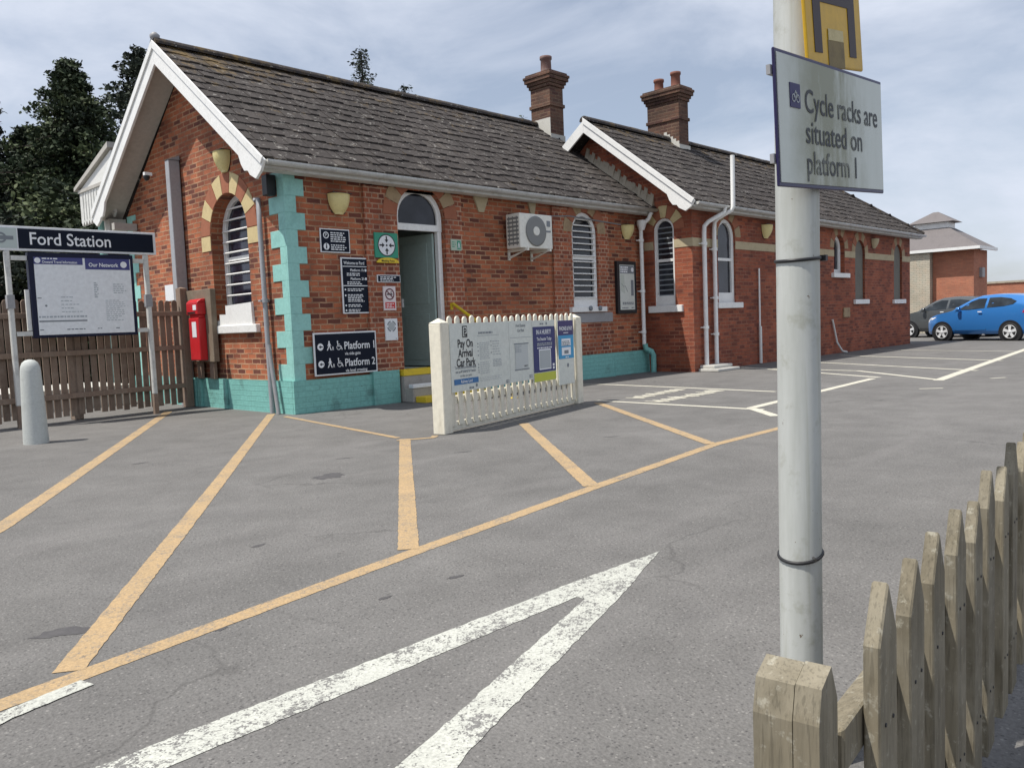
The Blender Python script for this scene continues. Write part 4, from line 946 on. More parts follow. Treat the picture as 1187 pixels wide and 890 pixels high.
# no smoking
x0, x1, z0, z1 = 1.545, 1.78, 1.41, 1.775
t, y = panel('no_smoking_sign', 'white no smoking sign with round symbol above a red panel', x0, x1, z0, z1, paint('pinkish_white', (.68, .60, .60), .4), -.065, .018); y -= .002
c = ((x0+x1)/2, z1-.12)
g = G(); disc(g, c[0], c[1], .088, y, 0, .068, 28); 
g.face([(c[0]-.065, y-.001, c[1]+.048), (c[0]-.052, y-.001, c[1]+.06), (c[0]+.065, y-.001, c[1]-.048), (c[0]+.052, y-.001, c[1]-.06)]); build('ring', g, paint('dark_red_ring', (.13, .04, .05), .5), t)
g = G(); g.face([(c[0]-.055, y, c[1]-.012), (c[0]+.05, y, c[1]-.012), (c[0]+.05, y, c[1]+.008), (c[0]-.055, y, c[1]+.008)]); g.tube([(c[0]+.03, y, c[1]+.012), (c[0]+.02, y, c[1]+.028), (c[0]+.035, y, c[1]+.044)], .005, 5); build('symbol', g, M['txt_black'], t)
g = G(); g.face([(x0+.025, y, z0+.03), (x1-.025, y, z0+.03), (x1-.025, y, z0+.125), (x0+.025, y, z0+.125)]); build('red_panel', g, M['redsign'], t)
g = G(); bars(g, x0+.045, x1-.045, z0+.105, 3, .026, .011, y-.002, 0, 6, .8); build('lettering', g, M['txt_white'], t)
# circling arrows notice
x0, x1, z0, z1 = 1.55, 1.785, .955, 1.285
t, y = panel('circle_notice', 'plain white notice with a ring of dark segments, below the no smoking sign', x0, x1, z0, z1, SW, -.065, .018); y -= .002
g = G(); c = ((x0+x1)/2, z1-.115)
for k in range(4):
    a0 = PI/2*k+.2; P = [(c[0]+.085*math.cos(a0+q*.19), y, c[1]+.085*math.sin(a0+q*.19)) for q in range(7)]; Q = [(c[0]+.066*math.cos(a0+q*.19), y, c[1]+.066*math.sin(a0+q*.19)) for q in range(7)]
    for i in range(6): g.face([P[i], P[i+1], Q[i+1], Q[i]])
g.face([(x1-.05, y, z0+.02), (x1-.025, y, z0+.02), (x1-.025, y, z0+.03), (x1-.05, y, z0+.03)])
build('symbol', g, M['txt_mid'], t)
g = G(); disc(g, c[0], c[1], .06, y); build('disc', g, M['txt_grey'], t)
# small exit style plate right of the door
x0, x1, z0, z1 = 2.96, 3.19, 2.36, 2.54
t, y = panel('exit_plate', 'small pale green plate with a running figure, between the doorway and the air conditioner', x0, x1, z0, z1, paint('pale_green_plate', (.42, .50, .40), .5), -.065, .018); y -= .002
g = G(); g.face([(x1-.10, y, z0+.02), (x1-.02, y, z0+.02), (x1-.02, y, z1-.02), (x1-.10, y, z1-.02)]); build('green_panel', g, M['green_sign'], t)
g = G(); walker(g, x1-.075, z0+.035, .10, y-.002); build('symbol', g, M['txt_white'], t)
g = G(); bars(g, x0+.02, x1-.12, z1-.04, 3, .035, .014, y, 0, 3, .7); build('lettering', g, M['green_sign'], t)
# poster case
x0, x1, z0, z1 = 7.43, 8.08, 1.25, 2.31
t, y = panel('poster_case', 'dark framed poster case with a pale map poster beside the white downpipe', x0, x1, z0, z1, M['board'], -.07, .07, M['black'], .075, 'poster case'); y -= .002
g = G(); g.face([(x0+.085, y, z1-.25), (x1-.085, y, z1-.25), (x1-.085, y, z1-.085), (x0+.085, y, z1-.085)]); g.face([(x1-.20, y, z1-.70), (x1-.11, y, z1-.70), (x1-.11, y, z1-.38), (x1-.20, y, z1-.38)]); build('dark_panel', g, M['txt_mid'], t)
g = G(); bars(g, x0+.10, x1-.27, z1-.11, 3, .045, .03, y-.002, 0, 2, .7); disc(g, x1-.145, z1-.17, .045, y-.002); build('lettering', g, M['txt_white'], t)
g = G(); bars(g, x0+.15, x1-.10, z0+.23, 2, .03, .022, y, 0, 5, .9); bars(g, x0+.13, x1-.3, z0+.125, 1, .03, .025, y, 0, 7, .9); bars(g, x1-.2, x1-.1, z0+.125, 1, .03, .022, y, 0, 8, .9)
g.tube([(x0+.12, y, z1-.45), (x0+.2, y, z1-.52), (x0+.25, y, z1-.5), (x0+.33, y, z1-.62)], .004, 4); build('map_print', g, M['txt_mid'], t)
g = G(); g.face([(x0+.10, y, z1-.6), (x0+.24, y, z1-.66), (x0+.22, y, z1-.28), (x0+.10, y, z1-.28)]); build('map_sea', g, paint('pale_map', (.52, .56, .50), .5), t)

# ------------------------------------------------------------------ white picket fence with its boards
P1 = Vector((-.35, -3.55, 0)); P2 = Vector((2.72, -2.86, 0)); ang = math.atan2(P2.y-P1.y, P2.x-P1.x); FL = (P2-P1).length
def Lz(t, pts): return pts
wf = thing('white_picket_fence', 'cream painted picket fence panel carrying car park boards, in front of the doorway', 'fence', P1, ang)
def lpost(name, x, y, s, h, mat, par, cap=.06, bev=.008):
    g = G(); g.cr = random.random(); a = s/2
    g.box(x-a, x+a, y-a, y+a, 0, h); B = [(x-a-.006, y-a-.006, h+.001), (x+a+.006, y-a-.006, h+.001), (x+a+.006, y+a+.006, h+.001), (x-a-.006, y+a+.006, h+.001)]
    top = (x, y, h+cap); i = [g._v(p) for p in B]; k = g._v(top)
    for q in range(4): g.idx([i[q], i[(q+1) % 4], k])
    g.idx(i[::-1])
    return build(name, g, mat, par, world=False, bevel=bev)
lpost('post', .0, .06, .155, 1.17, M['cream_fence'], wf); lpost('post', FL-.02, .06, .16, 1.18, M['cream_fence'], wf)
def picket(par, x, y, w_, th, z0, z1, mat, tip, rnd, n=8, lean=0):
    g = G(); g.cr = rnd.random()
    if tip == 'round': prof = [(x-w_/2, z0), (x+w_/2, z0), (x+w_/2, z1-w_/2)]+[(x+w_/2*math.cos(PI*k/n), z1-w_/2+w_/2*math.sin(PI*k/n)) for k in range(1, n)]+[(x-w_/2, z1-w_/2)]
    else: prof = [(x-w_/2, z0), (x+w_/2, z0), (x+w_/2, z1-tip), (x+w_*.02, z1), (x-w_/2, z1-tip)]
    prof = [(p[0]+lean*(p[1]-z0), p[1]) for p in prof]
    g.prism([(p[0], y, p[1]) for p in prof], [(p[0], y+th, p[1]) for p in prof]); 
    o = build('picket', g, mat, par, world=False, bevel=.003)
    if tip != 'round':
        for z in (.53, .205):
            for q in (-.22, .22):
                gn = G(); gn.lathe((x+w_*q+lean*(z-z0), y-.0005, z+rnd.uniform(-.006, .006)), (0, -1, 0), [(.0035, 0), (.003, .0015)], 8); build('nail', gn, M['black'], o, world=False)
    return o
rnd = random.Random(5); n = 21
for k in range(n):
    x = .14+k*(FL-.30)/(n-1)
    picket(wf, x, .012, .080, .02, .06+rnd.uniform(-.01, .01), 1.238+rnd.uniform(-.012, .012), M['cream_fence'], 'round', rnd)
for z in (.30, 1.0):
    g = G(); g.box(.08, FL-.1, .034, .085, z, z+.085); build('rail', g, M['cream_fence'], wf, world=False, bevel=.004)
g = G(); g.box(.08, FL-.1, .034, .06, .015, .11); build('gravel_board', g, M['cream_fence'], wf, world=False, bevel=.004)
FU = Vector((math.cos(ang), math.sin(ang), 0)); FN = Vector((math.sin(ang), -math.cos(ang), 0))
def fboard(name, label, s0, s1, z0, z1, mat, cat='sign board'):
    t = thing(name, label, cat, P1+FU*s0+FN*.002+Vector((0, 0, z0)), ang)
    g = G(); g.box(0, s1-s0, -.012, 0, 0, z1-z0); build('panel', g, mat, t, world=False, bevel=.003)
    return t, s1-s0, z1-z0
def frect(g, x0, x1, z0, z1, y=-.0145, mi=0): g.face([(x0, y, z0), (x1, y, z0), (x1, y, z1), (x0, y, z1)], mi)
def fbuild(name, g, m, t): return build(name, g, m, t, world=False)
LY = -.0145
t, w_, h_ = fboard('pay_board', 'large grey-white board reading Pay On Arrival Car Park with a tariff column', .085, 1.285, .43, 1.165, M['board'])
g = G()
frect(g, .235, .33, h_-.155, h_-.03)
for k, s in enumerate(('Pay On', 'Arrival', 'Car Park')): g.text(s, .125, (.285, LY, h_-.262-k*.103), UX, UZ, 0, 'CENTER', .80, 0, .02)
fbuild('lettering', g, M['txt_black'], t)
g = G(); frect(g, .247, .318, h_-.145, h_-.042, LY-.002); fbuild('parking_square', g, M['board'], t)
g = G(); g.text('P', .12, (.283, LY-.004, h_-.138), UX, UZ, 0, 'CENTER', .8, 0, .02); frect(g, .285, .315, h_-.143, h_-.115, LY-.004); fbuild('parking_symbol', g, M['txt_black'], t)
g = G()
for k, s in enumerate(('Terms and Conditions apply', 'see tariff boards for details', 'at this car park')): g.text(s, .04, (.275, LY, .245-k*.045), UX, UZ, 0, 'CENTER', .9, 0, .01, maxw=.5)
bars(g, .55, .84, h_-.105, 1, .02, .022, LY, 0, 4, 1); bars(g, .33, .42, .035, 1, .02, .02, LY, 0, 3, 1); disc(g, .475, .045, .02, LY, n=10); bars(g, 1.1, 1.17, .05, 2, .022, .015, LY, 0, 3, 1)
for zz in (.50, .465, .42, .37, .27, .235, .205, .18): disc(g, .53, zz, .009, LY, n=8)
for zz in (.52, .47, .39): disc(g, .80, zz, .009, LY, n=8)
fbuild('small_print', g, M['txt_mid'], t)
g = G()
for zz, x0_, x1_ in ((h_-.51+.06, .2, .37), (h_-.485, .13, .44), (h_-.515, .19, .39)): frect(g, x0_, x1_, zz, zz+.008)
bars(g, .56, .78, .51, 9, .022, .008, LY, 0, 11, .8); bars(g, .56, .78, .29, 6, .024, .008, LY, 0, 12, .8); bars(g, .83, 1.02, .52, 6, .03, .008, LY, 0, 13, .7); bars(g, .83, 1.02, .31, 5, .018, .009, LY, 0, 14, .95); bars(g, .55, 1.0, .12, 3, .018, .005, LY, 0, 15, .95)
frect(g, .52, .98, h_-.15, h_-.145); fbuild('tariff_print', g, M['txt_grey'], t)
g = G(); frect(g, .045, .515, .075, .135); fbuild('blue_strip', g, M['blueprint'], t)
g = G(); g.text('Railway Land', .045, (.28, LY-.002, .09), UX, UZ, 0, 'CENTER', .95, 0, .012); fbuild('strip_lettering', g, M['txt_white'], t)
t, w_, h_ = fboard('map_board', 'narrow grey-white board with a tall faint map, beside the navy poster', 1.29, 1.835, .437, 1.17, M['board'])
g = G(); g.text('Ford Station', .05, (w_/2, LY, h_-.075), UX, UZ, 0, 'CENTER', .9, 0, .015); g.text('Car Park', .05, (w_/2, LY, h_-.135), UX, UZ, 0, 'CENTER', .9, 0, .015)
frect(g, .10, .45, h_-.285, h_-.272); frect(g, .10, .45, .135, .148); bars(g, .33, .42, .19, 1, .02, .018, LY, 0, 2, 1); bars(g, .44, .52, .06, 2, .022, .012, LY, 0, 2, 1); fbuild('lettering', g, M['txt_mid'], t)
g = G(); frect(g, .12, .43, .15, h_-.29); fbuild('map_area', g, paint('map_grey', (.50, .53, .52), .5), t)
g = G(); bars(g, .125, .28, h_-.30, 4, .022, .014, LY-.002, 0, 6, .7); frect(g, .02, w_-.02, h_-.205, h_-.199); fbuild('map_print', g, M['txt_grey'], t)
t, w_, h_ = fboard('hurry_poster', 'navy IN A HURRY? poster with a yellow foot strip on the picket fence', 1.84, 2.43, .39, 1.165, M['board'], 'poster')
g = G(); frect(g, .012, w_-.004, .12, h_-.08); fbuild('navy_panel', g, M['navy2'], t)
g = G(); frect(g, .012, w_-.006, .005, .113); fbuild('yellow_strip', g, M['yellowgreen'], t)
g = G(); g.text('IN A HURRY?', .082, (w_/2-.01, LY-.002, h_-.175), UX, UZ, 0, 'CENTER', .8, 0, .02, maxw=.45); g.text('The Smarter Today', .06, (w_/2, LY-.002, h_-.255), UX, UZ, 0, 'CENTER', .8, 0, .014, maxw=.45)
frect(g, .15, .46, .15, .41, LY-.002); frect(g, w_-.09, w_-.04, .145, .175, LY-.002); frect(g, w_-.09, w_-.04, .185, .215, LY-.002); bars(g, .11, .5, .435, 1, .02, .016, LY-.002, 0, 9, 1); fbuild('lettering', g, M['txt_white'], t)
g = G(); bars(g, .11, .5, .49, 2, .022, .014, LY-.002, 0, 8, 1); frect(g, .165, .445, .165, .395, LY-.004); fbuild('grey_print', g, M['txt_grey'], t)
g = G(); bars(g, .20, .29, h_-.035, 1, .02, .02, LY, 0, 3, 1); disc(g, .37, h_-.042, .018, LY, n=10); fbuild('emblem', g, M['txt_mid'], t)
t, w_, h_ = fboard('phone_pay_sign', 'narrow two-tone blue PHONE & PAY sign next to the yellow-footed navy poster', 2.515, 2.955, .30, 1.155, M['board'])
g = G(); frect(g, .002, w_-.002, h_-.20, h_-.002); fbuild('navy_panel', g, paint('violet_navy', (.035, .028, .13), .4), t)
g = G(); frect(g, .002, w_-.002, h_-.51, h_-.20); fbuild('blue_panel', g, M['skyblue'], t)
g = G(); g.text('PHONE & PAY', .075, (w_/2, LY-.002, h_-.135), UX, UZ, 0, 'CENTER', .9, 0, .02, maxw=.37); frect(g, .15, .29, h_-.172, h_-.163, LY-.002)
frect(g, .09, .35, h_-.34, h_-.245, LY-.002); frect(g, .09, .35, h_-.465, h_-.36, LY-.002); bars(g, .19, .3, h_-.485, 1, .02, .014, LY-.002, 0, 2, 1); fbuild('lettering', g, M['txt_white'], t)
g = G(); bars(g, .11, .33, h_-.275, 3, .024, .014, LY-.004, 0, 4, .9); frect(g, .16, .28, h_-.445, h_-.40, LY-.004); disc(g, .26, h_-.60, .028, LY, n=12); fbuild('print', g, M['txt_mid'], t)

# yellow handrail beside the steps
t = thing('handrail', 'yellow tubular handrail sloping down beside the entrance steps', 'handrail', (2.1, -.7, 0))
g = G(); g.tube([(2.92, -.055, 1.40), (2.92, -.06, 1.50), (2.92, -.10, 1.49), (2.92, -1.25, .86), (2.92, -1.36, .70), (2.92, -1.38, .60), (2.92, -1.38, 0)], .026, 10)
build('rail', g, M['yellow'], t)
g = G(); g.lathe((2.92, -1.38, 0), (0, 0, 1), [(.06, 0), (.06, .012), (.03, .014)], 12); build('foot', g, M['yellow'], t)

# ------------------------------------------------------------------ left: brown fence, name sign, bollard, letter box, trunking
A = Vector((-.20, 2.93, 0)); ang2 = math.radians(180+8.2); 
bf = thing('brown_picket_fence', 'tall brown close picket fence behind the station name sign', 'fence', A, math.radians(8.2))
rnd = random.Random(12)
for k in range(46):
    x = -.14-k*.112
    picket(bf, x, .0, .088, .02, .08+rnd.uniform(-.02, .02), 1.72+rnd.uniform(-.015, .015), M['brown_wood'], 'round', rnd, 6, rnd.uniform(-.008, .008))
for z in (.32, .93, 1.47):
    g = G(); g.cr = .8; g.box(-5.3, -.06, -.062, -.002, z, z+.075); build('rail', g, M['brown_wood'], bf, world=False, bevel=.004)
for x in (-.0, -1.75, -3.5):
    lpost('post', x, .075 if x else 0, .13, 1.9 if x == 0 else 1.55, M['brown_wood'], bf, .03)
# platform edge ramp behind that fence
g = G(); g.box(-9, -.4, 4.6, 6.5, .0, .35); struct(build('platform', g, M['concrete_pale']))

YS = 2.30
ns = thing('station_name_sign', 'navy Ford Station name board on posts above a notice case', 'sign', (-1.9, YS, 0))
g = G(); g.box(-3.02, -.835, YS-.03, YS+.03, 2.365, 2.69); hb = build('header_board', g, M['signwhite'], ns, bevel=.004)
g = G(); g.box(-2.655, -.875, YS-.034, YS-.0305, 2.395, 2.66); build('navy_face', g, NV, hb)
g = G(); g.text('Ford Station', .235, (-2.53, YS-.036, 2.452), UX, UZ, 0, 'LEFT', .9, 0, .010, maxw=1.11); build('lettering', g, M['txt_white'], hb)
g = G(); g.box(-2.995, -2.67, YS-.034, YS-.0305, 2.395, 2.66); build('emblem_face', g, paint('grey_green_emblem', (.46, .52, .50), .5), hb)
g = G(); y = YS-.036; cz = 2.53; cx = -2.86
g.face([(cx-.13, y, cz-.025), (cx+.15, y, cz-.025), (cx+.15, y, cz+.025), (cx-.13, y, cz+.025)]); disc(g, cx, cz, .07, y-.001, 0, .045); build('emblem', g, M['txt_mid'], hb)
for x in (-2.80, -.99):
    g = G(); g.box(x-.032, x+.032, YS-.035, YS+.035, .30, 2.36); p = build('post', g, M['gutter'], ns, bevel=.01)
    g = G(); g.box(x-.031, x+.031, YS-.034, YS+.034, 0, .299); build('post_base', g, M['brown_wood'], p)
    g = G(); g.box(x-.044, x+.044, YS-.044, YS+.044, 1.60, 1.78); build('sleeve', g, M['grey_metal'], p)
for xa, xb in ((-2.76, -2.57), (-1.19, -1.03)):
    for z in (1.23, 2.24): g = G(); g.box(xa, xb, YS-.03, YS+.03, z, z+.06); build('cross_bar', g, M['gutter'], ns)
g = G(); g.box(-2.62, -2.57, YS-.02, YS+.02, 1.30, 1.85); build('upright', g, M['offwhite'], ns)
g = G(); g.box(-2.565, -1.195, YS-.06, YS+.05, 1.195, 2.345); nc = build('notice_case', g, M['case_navy'], ns, bevel=.008)
y = YS-.0615
paper = paint('notice_paper', (.76, .78, .80), .3, (.70, .72, .74), .4, 2)
g = G(); g.face([(-2.50, y, 1.235), (-1.24, y, 1.235), (-1.24, y, 2.285), (-2.50, y, 2.285)]); build('notices', g, paper, nc)
y -= .002; g = G(); g.face([(-2.50, y, 2.19), (-1.885, y, 2.19), (-1.885, y, 2.285), (-2.50, y, 2.285)]); g.face([(-1.855, y, 2.13), (-1.25, y, 2.13), (-1.25, y, 2.285), (-1.855, y, 2.285)]); build('notice_header', g, M['purple'], nc)
y -= .002; g = G(); g.text('Onward Travel Information', .05, (-2.40, y, 2.205), UX, UZ, 0, 'LEFT', 1, 0, .012, maxw=.44); bars(g, -2.40, -2.2, 2.275, 1, .02, .016, y, 0, 2, 1); disc(g, -2.455, 2.24, .038, y); g.text('Our Network', .075, (-1.81, y, 2.17), UX, UZ, 0, 'LEFT', 1, 0, .02, maxw=.40); disc(g, -1.335, 2.205, .045, y); build('lettering', g, M['txt_white'], nc)
g = G(); yy = YS-.0635
g.face([(-2.49, yy, 1.41), (-1.88, yy, 1.41), (-1.88, yy, 1.43), (-2.49, yy, 1.43)]); bars(g, -2.49, -2.44, 1.31, 1, .02, .012, yy, 0, 2, 1); bars(g, -2.15, -1.9, 1.31, 1, .02, .014, yy, 0, 3, 1); bars(g, -1.75, -1.69, 1.31, 1, .02, .012, yy, 0, 4, 1); bars(g, -1.5, -1.43, 1.31, 1, .02, .014, yy, 0, 5, 1); disc(g, -2.39, 1.63, .015, yy, n=8); bars(g, -2.49, -2.44, 1.74, 1, .02, .012, yy, 0, 6, 1)
build('print', g, M['txt_mid'], nc)
g = G(); bars(g, -2.49, -1.88, 1.49, 1, .02, .022, yy, 0, 7, 1); bars(g, -2.2, -1.92, 1.75, 5, .05, .01, yy, 0, 8, .5); bars(g, -1.76, -1.70, 1.95, 9, .025, .012, yy, 0, 9, .8); bars(g, -1.5, -1.32, 1.93, 5, .03, .01, yy, 0, 10, .6); bars(g, -1.62, -1.32, 1.7, 11, .028, .008, yy, 0, 16, .5); build('faint_print', g, paint('faint_print', (.36, .40, .43), .5), nc)

g = G(); g.lathe((-3.19, .28, 0), (0, 0, 1), [(.13, 0), (.13, .02), (.122, .3), (.112, .6), (.104, .82), (.098, .87), (.08, .915), (.05, .942), (.015, .952)], 24); tag(build('bollard', g, M['bollard']), 'round-topped pale concrete bollard in front of the brown fence', 'bollard')

lb = thing('letter_box', 'small red letter box fixed to a wooden board by the gable wall', 'letter box', (-.2, 2.3, .7))
g = G(); g.box(-.15, -.06, 2.05, 2.93, .73, 1.86); build('back_board', g, M['post_wood'], lb, bevel=.006)
g = G(); g.box(-.11, -.06, 2.16, 2.30, .46, .729); build('leg', g, M['brown_wood'], lb); g = G(); g.box(-.11, -.06, 2.6, 2.74, .46, .729); build('leg', g, M['brown_wood'], lb)
g = G(); g.box(-.275, -.151, 2.24, 2.58, .76, 1.42)
g.box(-.29, -.151, 2.22, 2.60, 1.47, 1.66); g.box(-.26, -.151, 2.25, 2.57, 1.42, 1.47)
prof = [(-.29, 1.661), (-.151, 1.661), (-.151, 1.72), (-.22, 1.71)]
g.prism([(p[0], 2.22, p[1]) for p in prof], [(p[0], 2.60, p[1]) for p in prof])
bx = build('box', g, M['redbox'], lb, bevel=.012, seg=2)
g = G(); g.box(-.281, -.276, 2.32, 2.46, 1.12, 1.36); build('plate', g, M['signwhite'], bx); g = G(); g.box(-.296, -.291, 2.25, 2.36, 1.54, 1.62); build('plate', g, M['signwhite'], bx)
g = G(); g.box(-.294, -.2905, 2.30, 2.56, 1.49, 1.515); build('slot', g, M['black'], bx)

tk = thing('cable_duct', 'tall grey vertical duct standing against the gable wall', 'duct', (-.15, 3.3, 0))
g = G(); g.box(-.20, -.02, 3.07, 3.21, 0, 3.97); build('casing', g, M['trunk_grey'], tk, bevel=.008)
g = G(); g.prism([(-.21, 3.06, 3.973), (-.02, 3.06, 3.973), (-.02, 3.06, 4.05)], [(-.21, 3.22, 3.973), (-.02, 3.22, 3.973), (-.02, 3.22, 4.05)]); build('cap', g, M['trunk_grey'], tk)
t = thing('security_camera', 'tiny black and white security camera beside the grey duct', 'camera', (-.38, 3.42, 3.75))
g = G(); g.box(-.45, -.33, 3.405, 3.47, 3.75, 3.80); build('mount', g, M['white'], t)
g = G(); g.lathe((-.41, 3.44, 3.745), (0, 0, -1), [(.05, 0), (.05, .03), (.035, .065), (.01, .08)], 12); build('dome', g, M['black'], t)
t = thing('notice_plate', 'small blank white plate on the gable wall behind the fence', 'notice', (0, 3.75, 1.75))
g = G(); g.box(-.02, -.001, 3.62, 3.95, 1.75, 2.02); build('plate', g, M['signwhite'], t)

# platform canopy end peeping out behind the gable
cn = thing('platform_canopy', 'white boarded platform canopy end behind the gable', 'canopy', (0, 6.2, 0))
g = G(); g.prism([(-.2, 5.40, 3.42), (-.2, 7.08, 3.42), (-.2, 7.08, 4.02), (-.2, 5.40, 4.52)], [(-.16, 5.40, 3.42), (-.16, 7.08, 3.42), (-.16, 7.08, 4.02), (-.16, 5.40, 4.52)])
for k in range(11):
    y = 5.5+k*.14; g.box(-.215, -.2005, y, y+.012, 3.45, 3.98)
for k in range(12):
    y = 5.42+k*.14; g.prism([(-.2, y, 3.42), (-.2, y+.12, 3.42), (-.2, y+.06, 3.34)], [(-.16, y, 3.42), (-.16, y+.12, 3.42), (-.16, y+.06, 3.34)])
build('valance', g, M['offwhite'], cn)
g = G(); g.prism([(-.26, 5.38, 4.56), (-.26, 7.2, 4.02), (-.26, 7.2, 4.09), (-.26, 5.38, 4.66)], [(8, 5.38, 4.56), (8, 7.2, 4.02), (8, 7.2, 4.09), (8, 5.38, 4.66)]); build('roof', g, M['soffit'], cn)
g = G(); g.box(-.225, -.19, 5.42, 7.1, 3.97, 4.03); build('rail', g, M['soffit'], cn)
g = G(); g.tube([(.1, 6.9, 0), (.1, 6.9, 4.0)], .07, 10); build('column', g, M['cyan'], cn)

# ------------------------------------------------------------------ right foreground: pole, its signs, grey fence
px, py = -4.132, -9.148
t = thing('sign_pole', 'pale grey steel pole standing behind the wooden post', 'pole', (px, py, 0))
g = G(); g.tube([(px, py, 0), (px+.026, py-.0, 2.6)], .0505, 32); build('tube', g, M['pole'], t)
g = G(); g.lathe((px+.026, py, 2.6), (0, 0, 1), [(.06, 0), (.06, .02), (.03, .04)], 20); build('cap', g, M['pole'], t)
for z, tl in ((1.268, .004), (.545, .012)):
    g = G(); N = 24; pts = [(px+.010*z+.0515*math.cos(2*PI*k/N), py+.0515*math.sin(2*PI*k/N), z+tl*math.cos(2*PI*k/N)) for k in range(N+1)]
    g.tube(pts, .0045, 6, caps=False); g.box(px+.034, px+.046, py-.060, py-.046, z-.006, z+.008) if z > 1 else g.tube([(px-.035, py-.055, z), (px-.06, py-.062, z+.014)], .004, 5)
    build('cable_tie', g, M['black'], t)
def tilted(name, label, x0, zl, x1, zr, h, y, th, rot_label='sign'):
    a = math.atan2(zr-zl, x1-x0); o = thing(name, label, 'sign', (x0, y, zl)); o.rotation_euler = (0, -a, 0); ROOT[o.name] = Matrix.Translation((x0, y, zl)) @ Matrix.Rotation(-a, 4, 'Y'); return o, math.hypot(x1-x0, zr-zl)
cs, cw = tilted('cycle_racks_sign', 'white sign reading Cycle racks are situated on platform 1, streaked with green algae', -4.350, 1.413, -3.736, 1.450, .29, -9.215, .006); ch = .29
g = G(); g.box(0, cw, 0, .006, 0, ch); build('border_plate', g, paint('dark_violet_border', (.022, .016, .07), .35), cs, world=False, bevel=.002)
g = G(); g.box(.008, cw-.008, -.0022, -.0002, .009, ch-.009); build('face', g, M['grime'], cs, world=False)
g = G()
for k, s in enumerate(('Cycle racks are', 'situated on', 'platform 1')):
    g = G(); g.text(s, .074, (.135, -.0035, ch-.122-k*.068), UX, UZ, 0, 'LEFT', 1.0, 0, .006, maxw=(.435, .33, .285)[k]); build('lettering', g, M['faded'], cs, world=False)
g = G(); g.box(.062, .112, -.0042, -.0024, ch-.118, ch-.066); build('cycle_symbol_panel', g, paint('violet_panel', (.03, .025, .10), .5), cs, world=False)
g = G()
for cx in (.077, .098): disc(g, cx, ch-.098, .009, -.0052, 0, .0065, 14)
for a, b in (((.077, -.098), (.086, -.082)), ((.086, -.082), (.098, -.098)), ((.083, -.086), (.093, -.086)), ((.086, -.098), (.093, -.086))): g.tube([(a[0], -.0052, ch+a[1]), (b[0], -.0052, ch+b[1])], .001, 4)
build('cycle_symbol', g, M['txt_grey'], cs, world=False)
for z in (.05, .235):
    g = G(); g.box(-.006, .30, .007, .016, z, z+.02); g.box(.155, .29, .016, .03, z, z+.02); build('clamp', g, M['grey_metal'], cs, world=False)
hs, hw = tilted('hydrant_sign', 'yellow hydrant plate with a large dark H above the white sign', -4.171, 1.706, -3.842, 1.752, .42, -9.204, .01); hh = .46
g = G(); g.box(0, hw, 0, .009, 0, hh); build('plate', g, M['hydrant'], hs, world=False, bevel=.008, seg=2)
g = G(); yy = -.0015
for xa, xb, za, zb in ((.040, .082, .030, .42), (.245, .288, .030, .42), (.082, .245, .145, .215)): g.box(xa, xb, yy, -.0002, za, zb)
build('symbol', g, M['hbrown'], hs, world=False)
g = G(); g.box(.115, .21, -.0016, -.0002, .0, .062); build('stained_tape', g, paint('stained_tape', (.22, .17, .08), .7, (.12, .09, .05), .7, 16), hs, world=False)
g = G(); g.box(.118, .207, -.0022, -.0017, .062, .088); build('torn_label', g, paint('torn_label', (.55, .47, .26), .7, (.35, .28, .12), .6, 30), hs, world=False)

gf = thing('grey_picket_fence', 'weathered grey pointed picket fence with a thick end post in the near corner', 'fence', (-4.818, -9.600, 0), .098)
def post_big(par):
    g = G(); x0, x1, y0, y1 = -.236, -.160, .026, .114
    g.cr = .55; xm = x1-.024
    # one thick weathered block, top cut to a lopsided ridge, with drying cracks in the end
    ys_ = [y0, y0+.034, y0+.0352, y1]
    for k, (ya, yb) in enumerate(zip(ys_, ys_[1:])):
        ck = k == 1; q = .007 if ck else 0; dz = (.0, 0, -.002, 0, .002)[k]
        g.prism([(x0+q, ya, 0), (x1, ya, 0), (x1, ya, .620+dz-q), (xm, ya, .672+dz-q*.6), (x0+.012+q, ya, .655+dz-q), (x0+q, ya, .610+dz-q)],
                [(x0+q, yb, 0), (x1, yb, 0), (x1, yb, .620+dz-q), (xm, yb, .672+dz-q*.6), (x0+.012+q, yb, .655+dz-q), (x0+q, yb, .610+dz-q)])
    return build('post', g, M['old_wood'], par, world=False)
post_big(gf)
rnd = random.Random(21)
for k in range(28):
    x = .0+k*.192+rnd.uniform(-.012, .012)
    if k < 9: x = (0, .19, .365, .583, .78, .965, 1.20, 1.37, 1.605)[k]+.0
    picket(gf, x, .0, .098, .024, .05, .727+(.012, 0, .006, .004, -.02, .02, -.01, .03, .0)[k % 9], M['old_wood'], .085, rnd, lean=rnd.uniform(-.01, .01))
for z in (.17, .495):
    g = G(); g.cr = .6; P = [(-.13, .026, z), (5.35, .026, z), (5.35, .085, z), (-.13, .085, z)]
    g.hexa([(-.131, .026, z), (5.35, .026, z), (5.35, .075, z), (-.131, .075, z), (-.131, .026, z+.07), (5.35, .026, z+.07), (5.35, .075, z+.045), (-.131, .075, z+.045)]); build('rail', g, M['old_wood'], gf, world=False, bevel=.004)

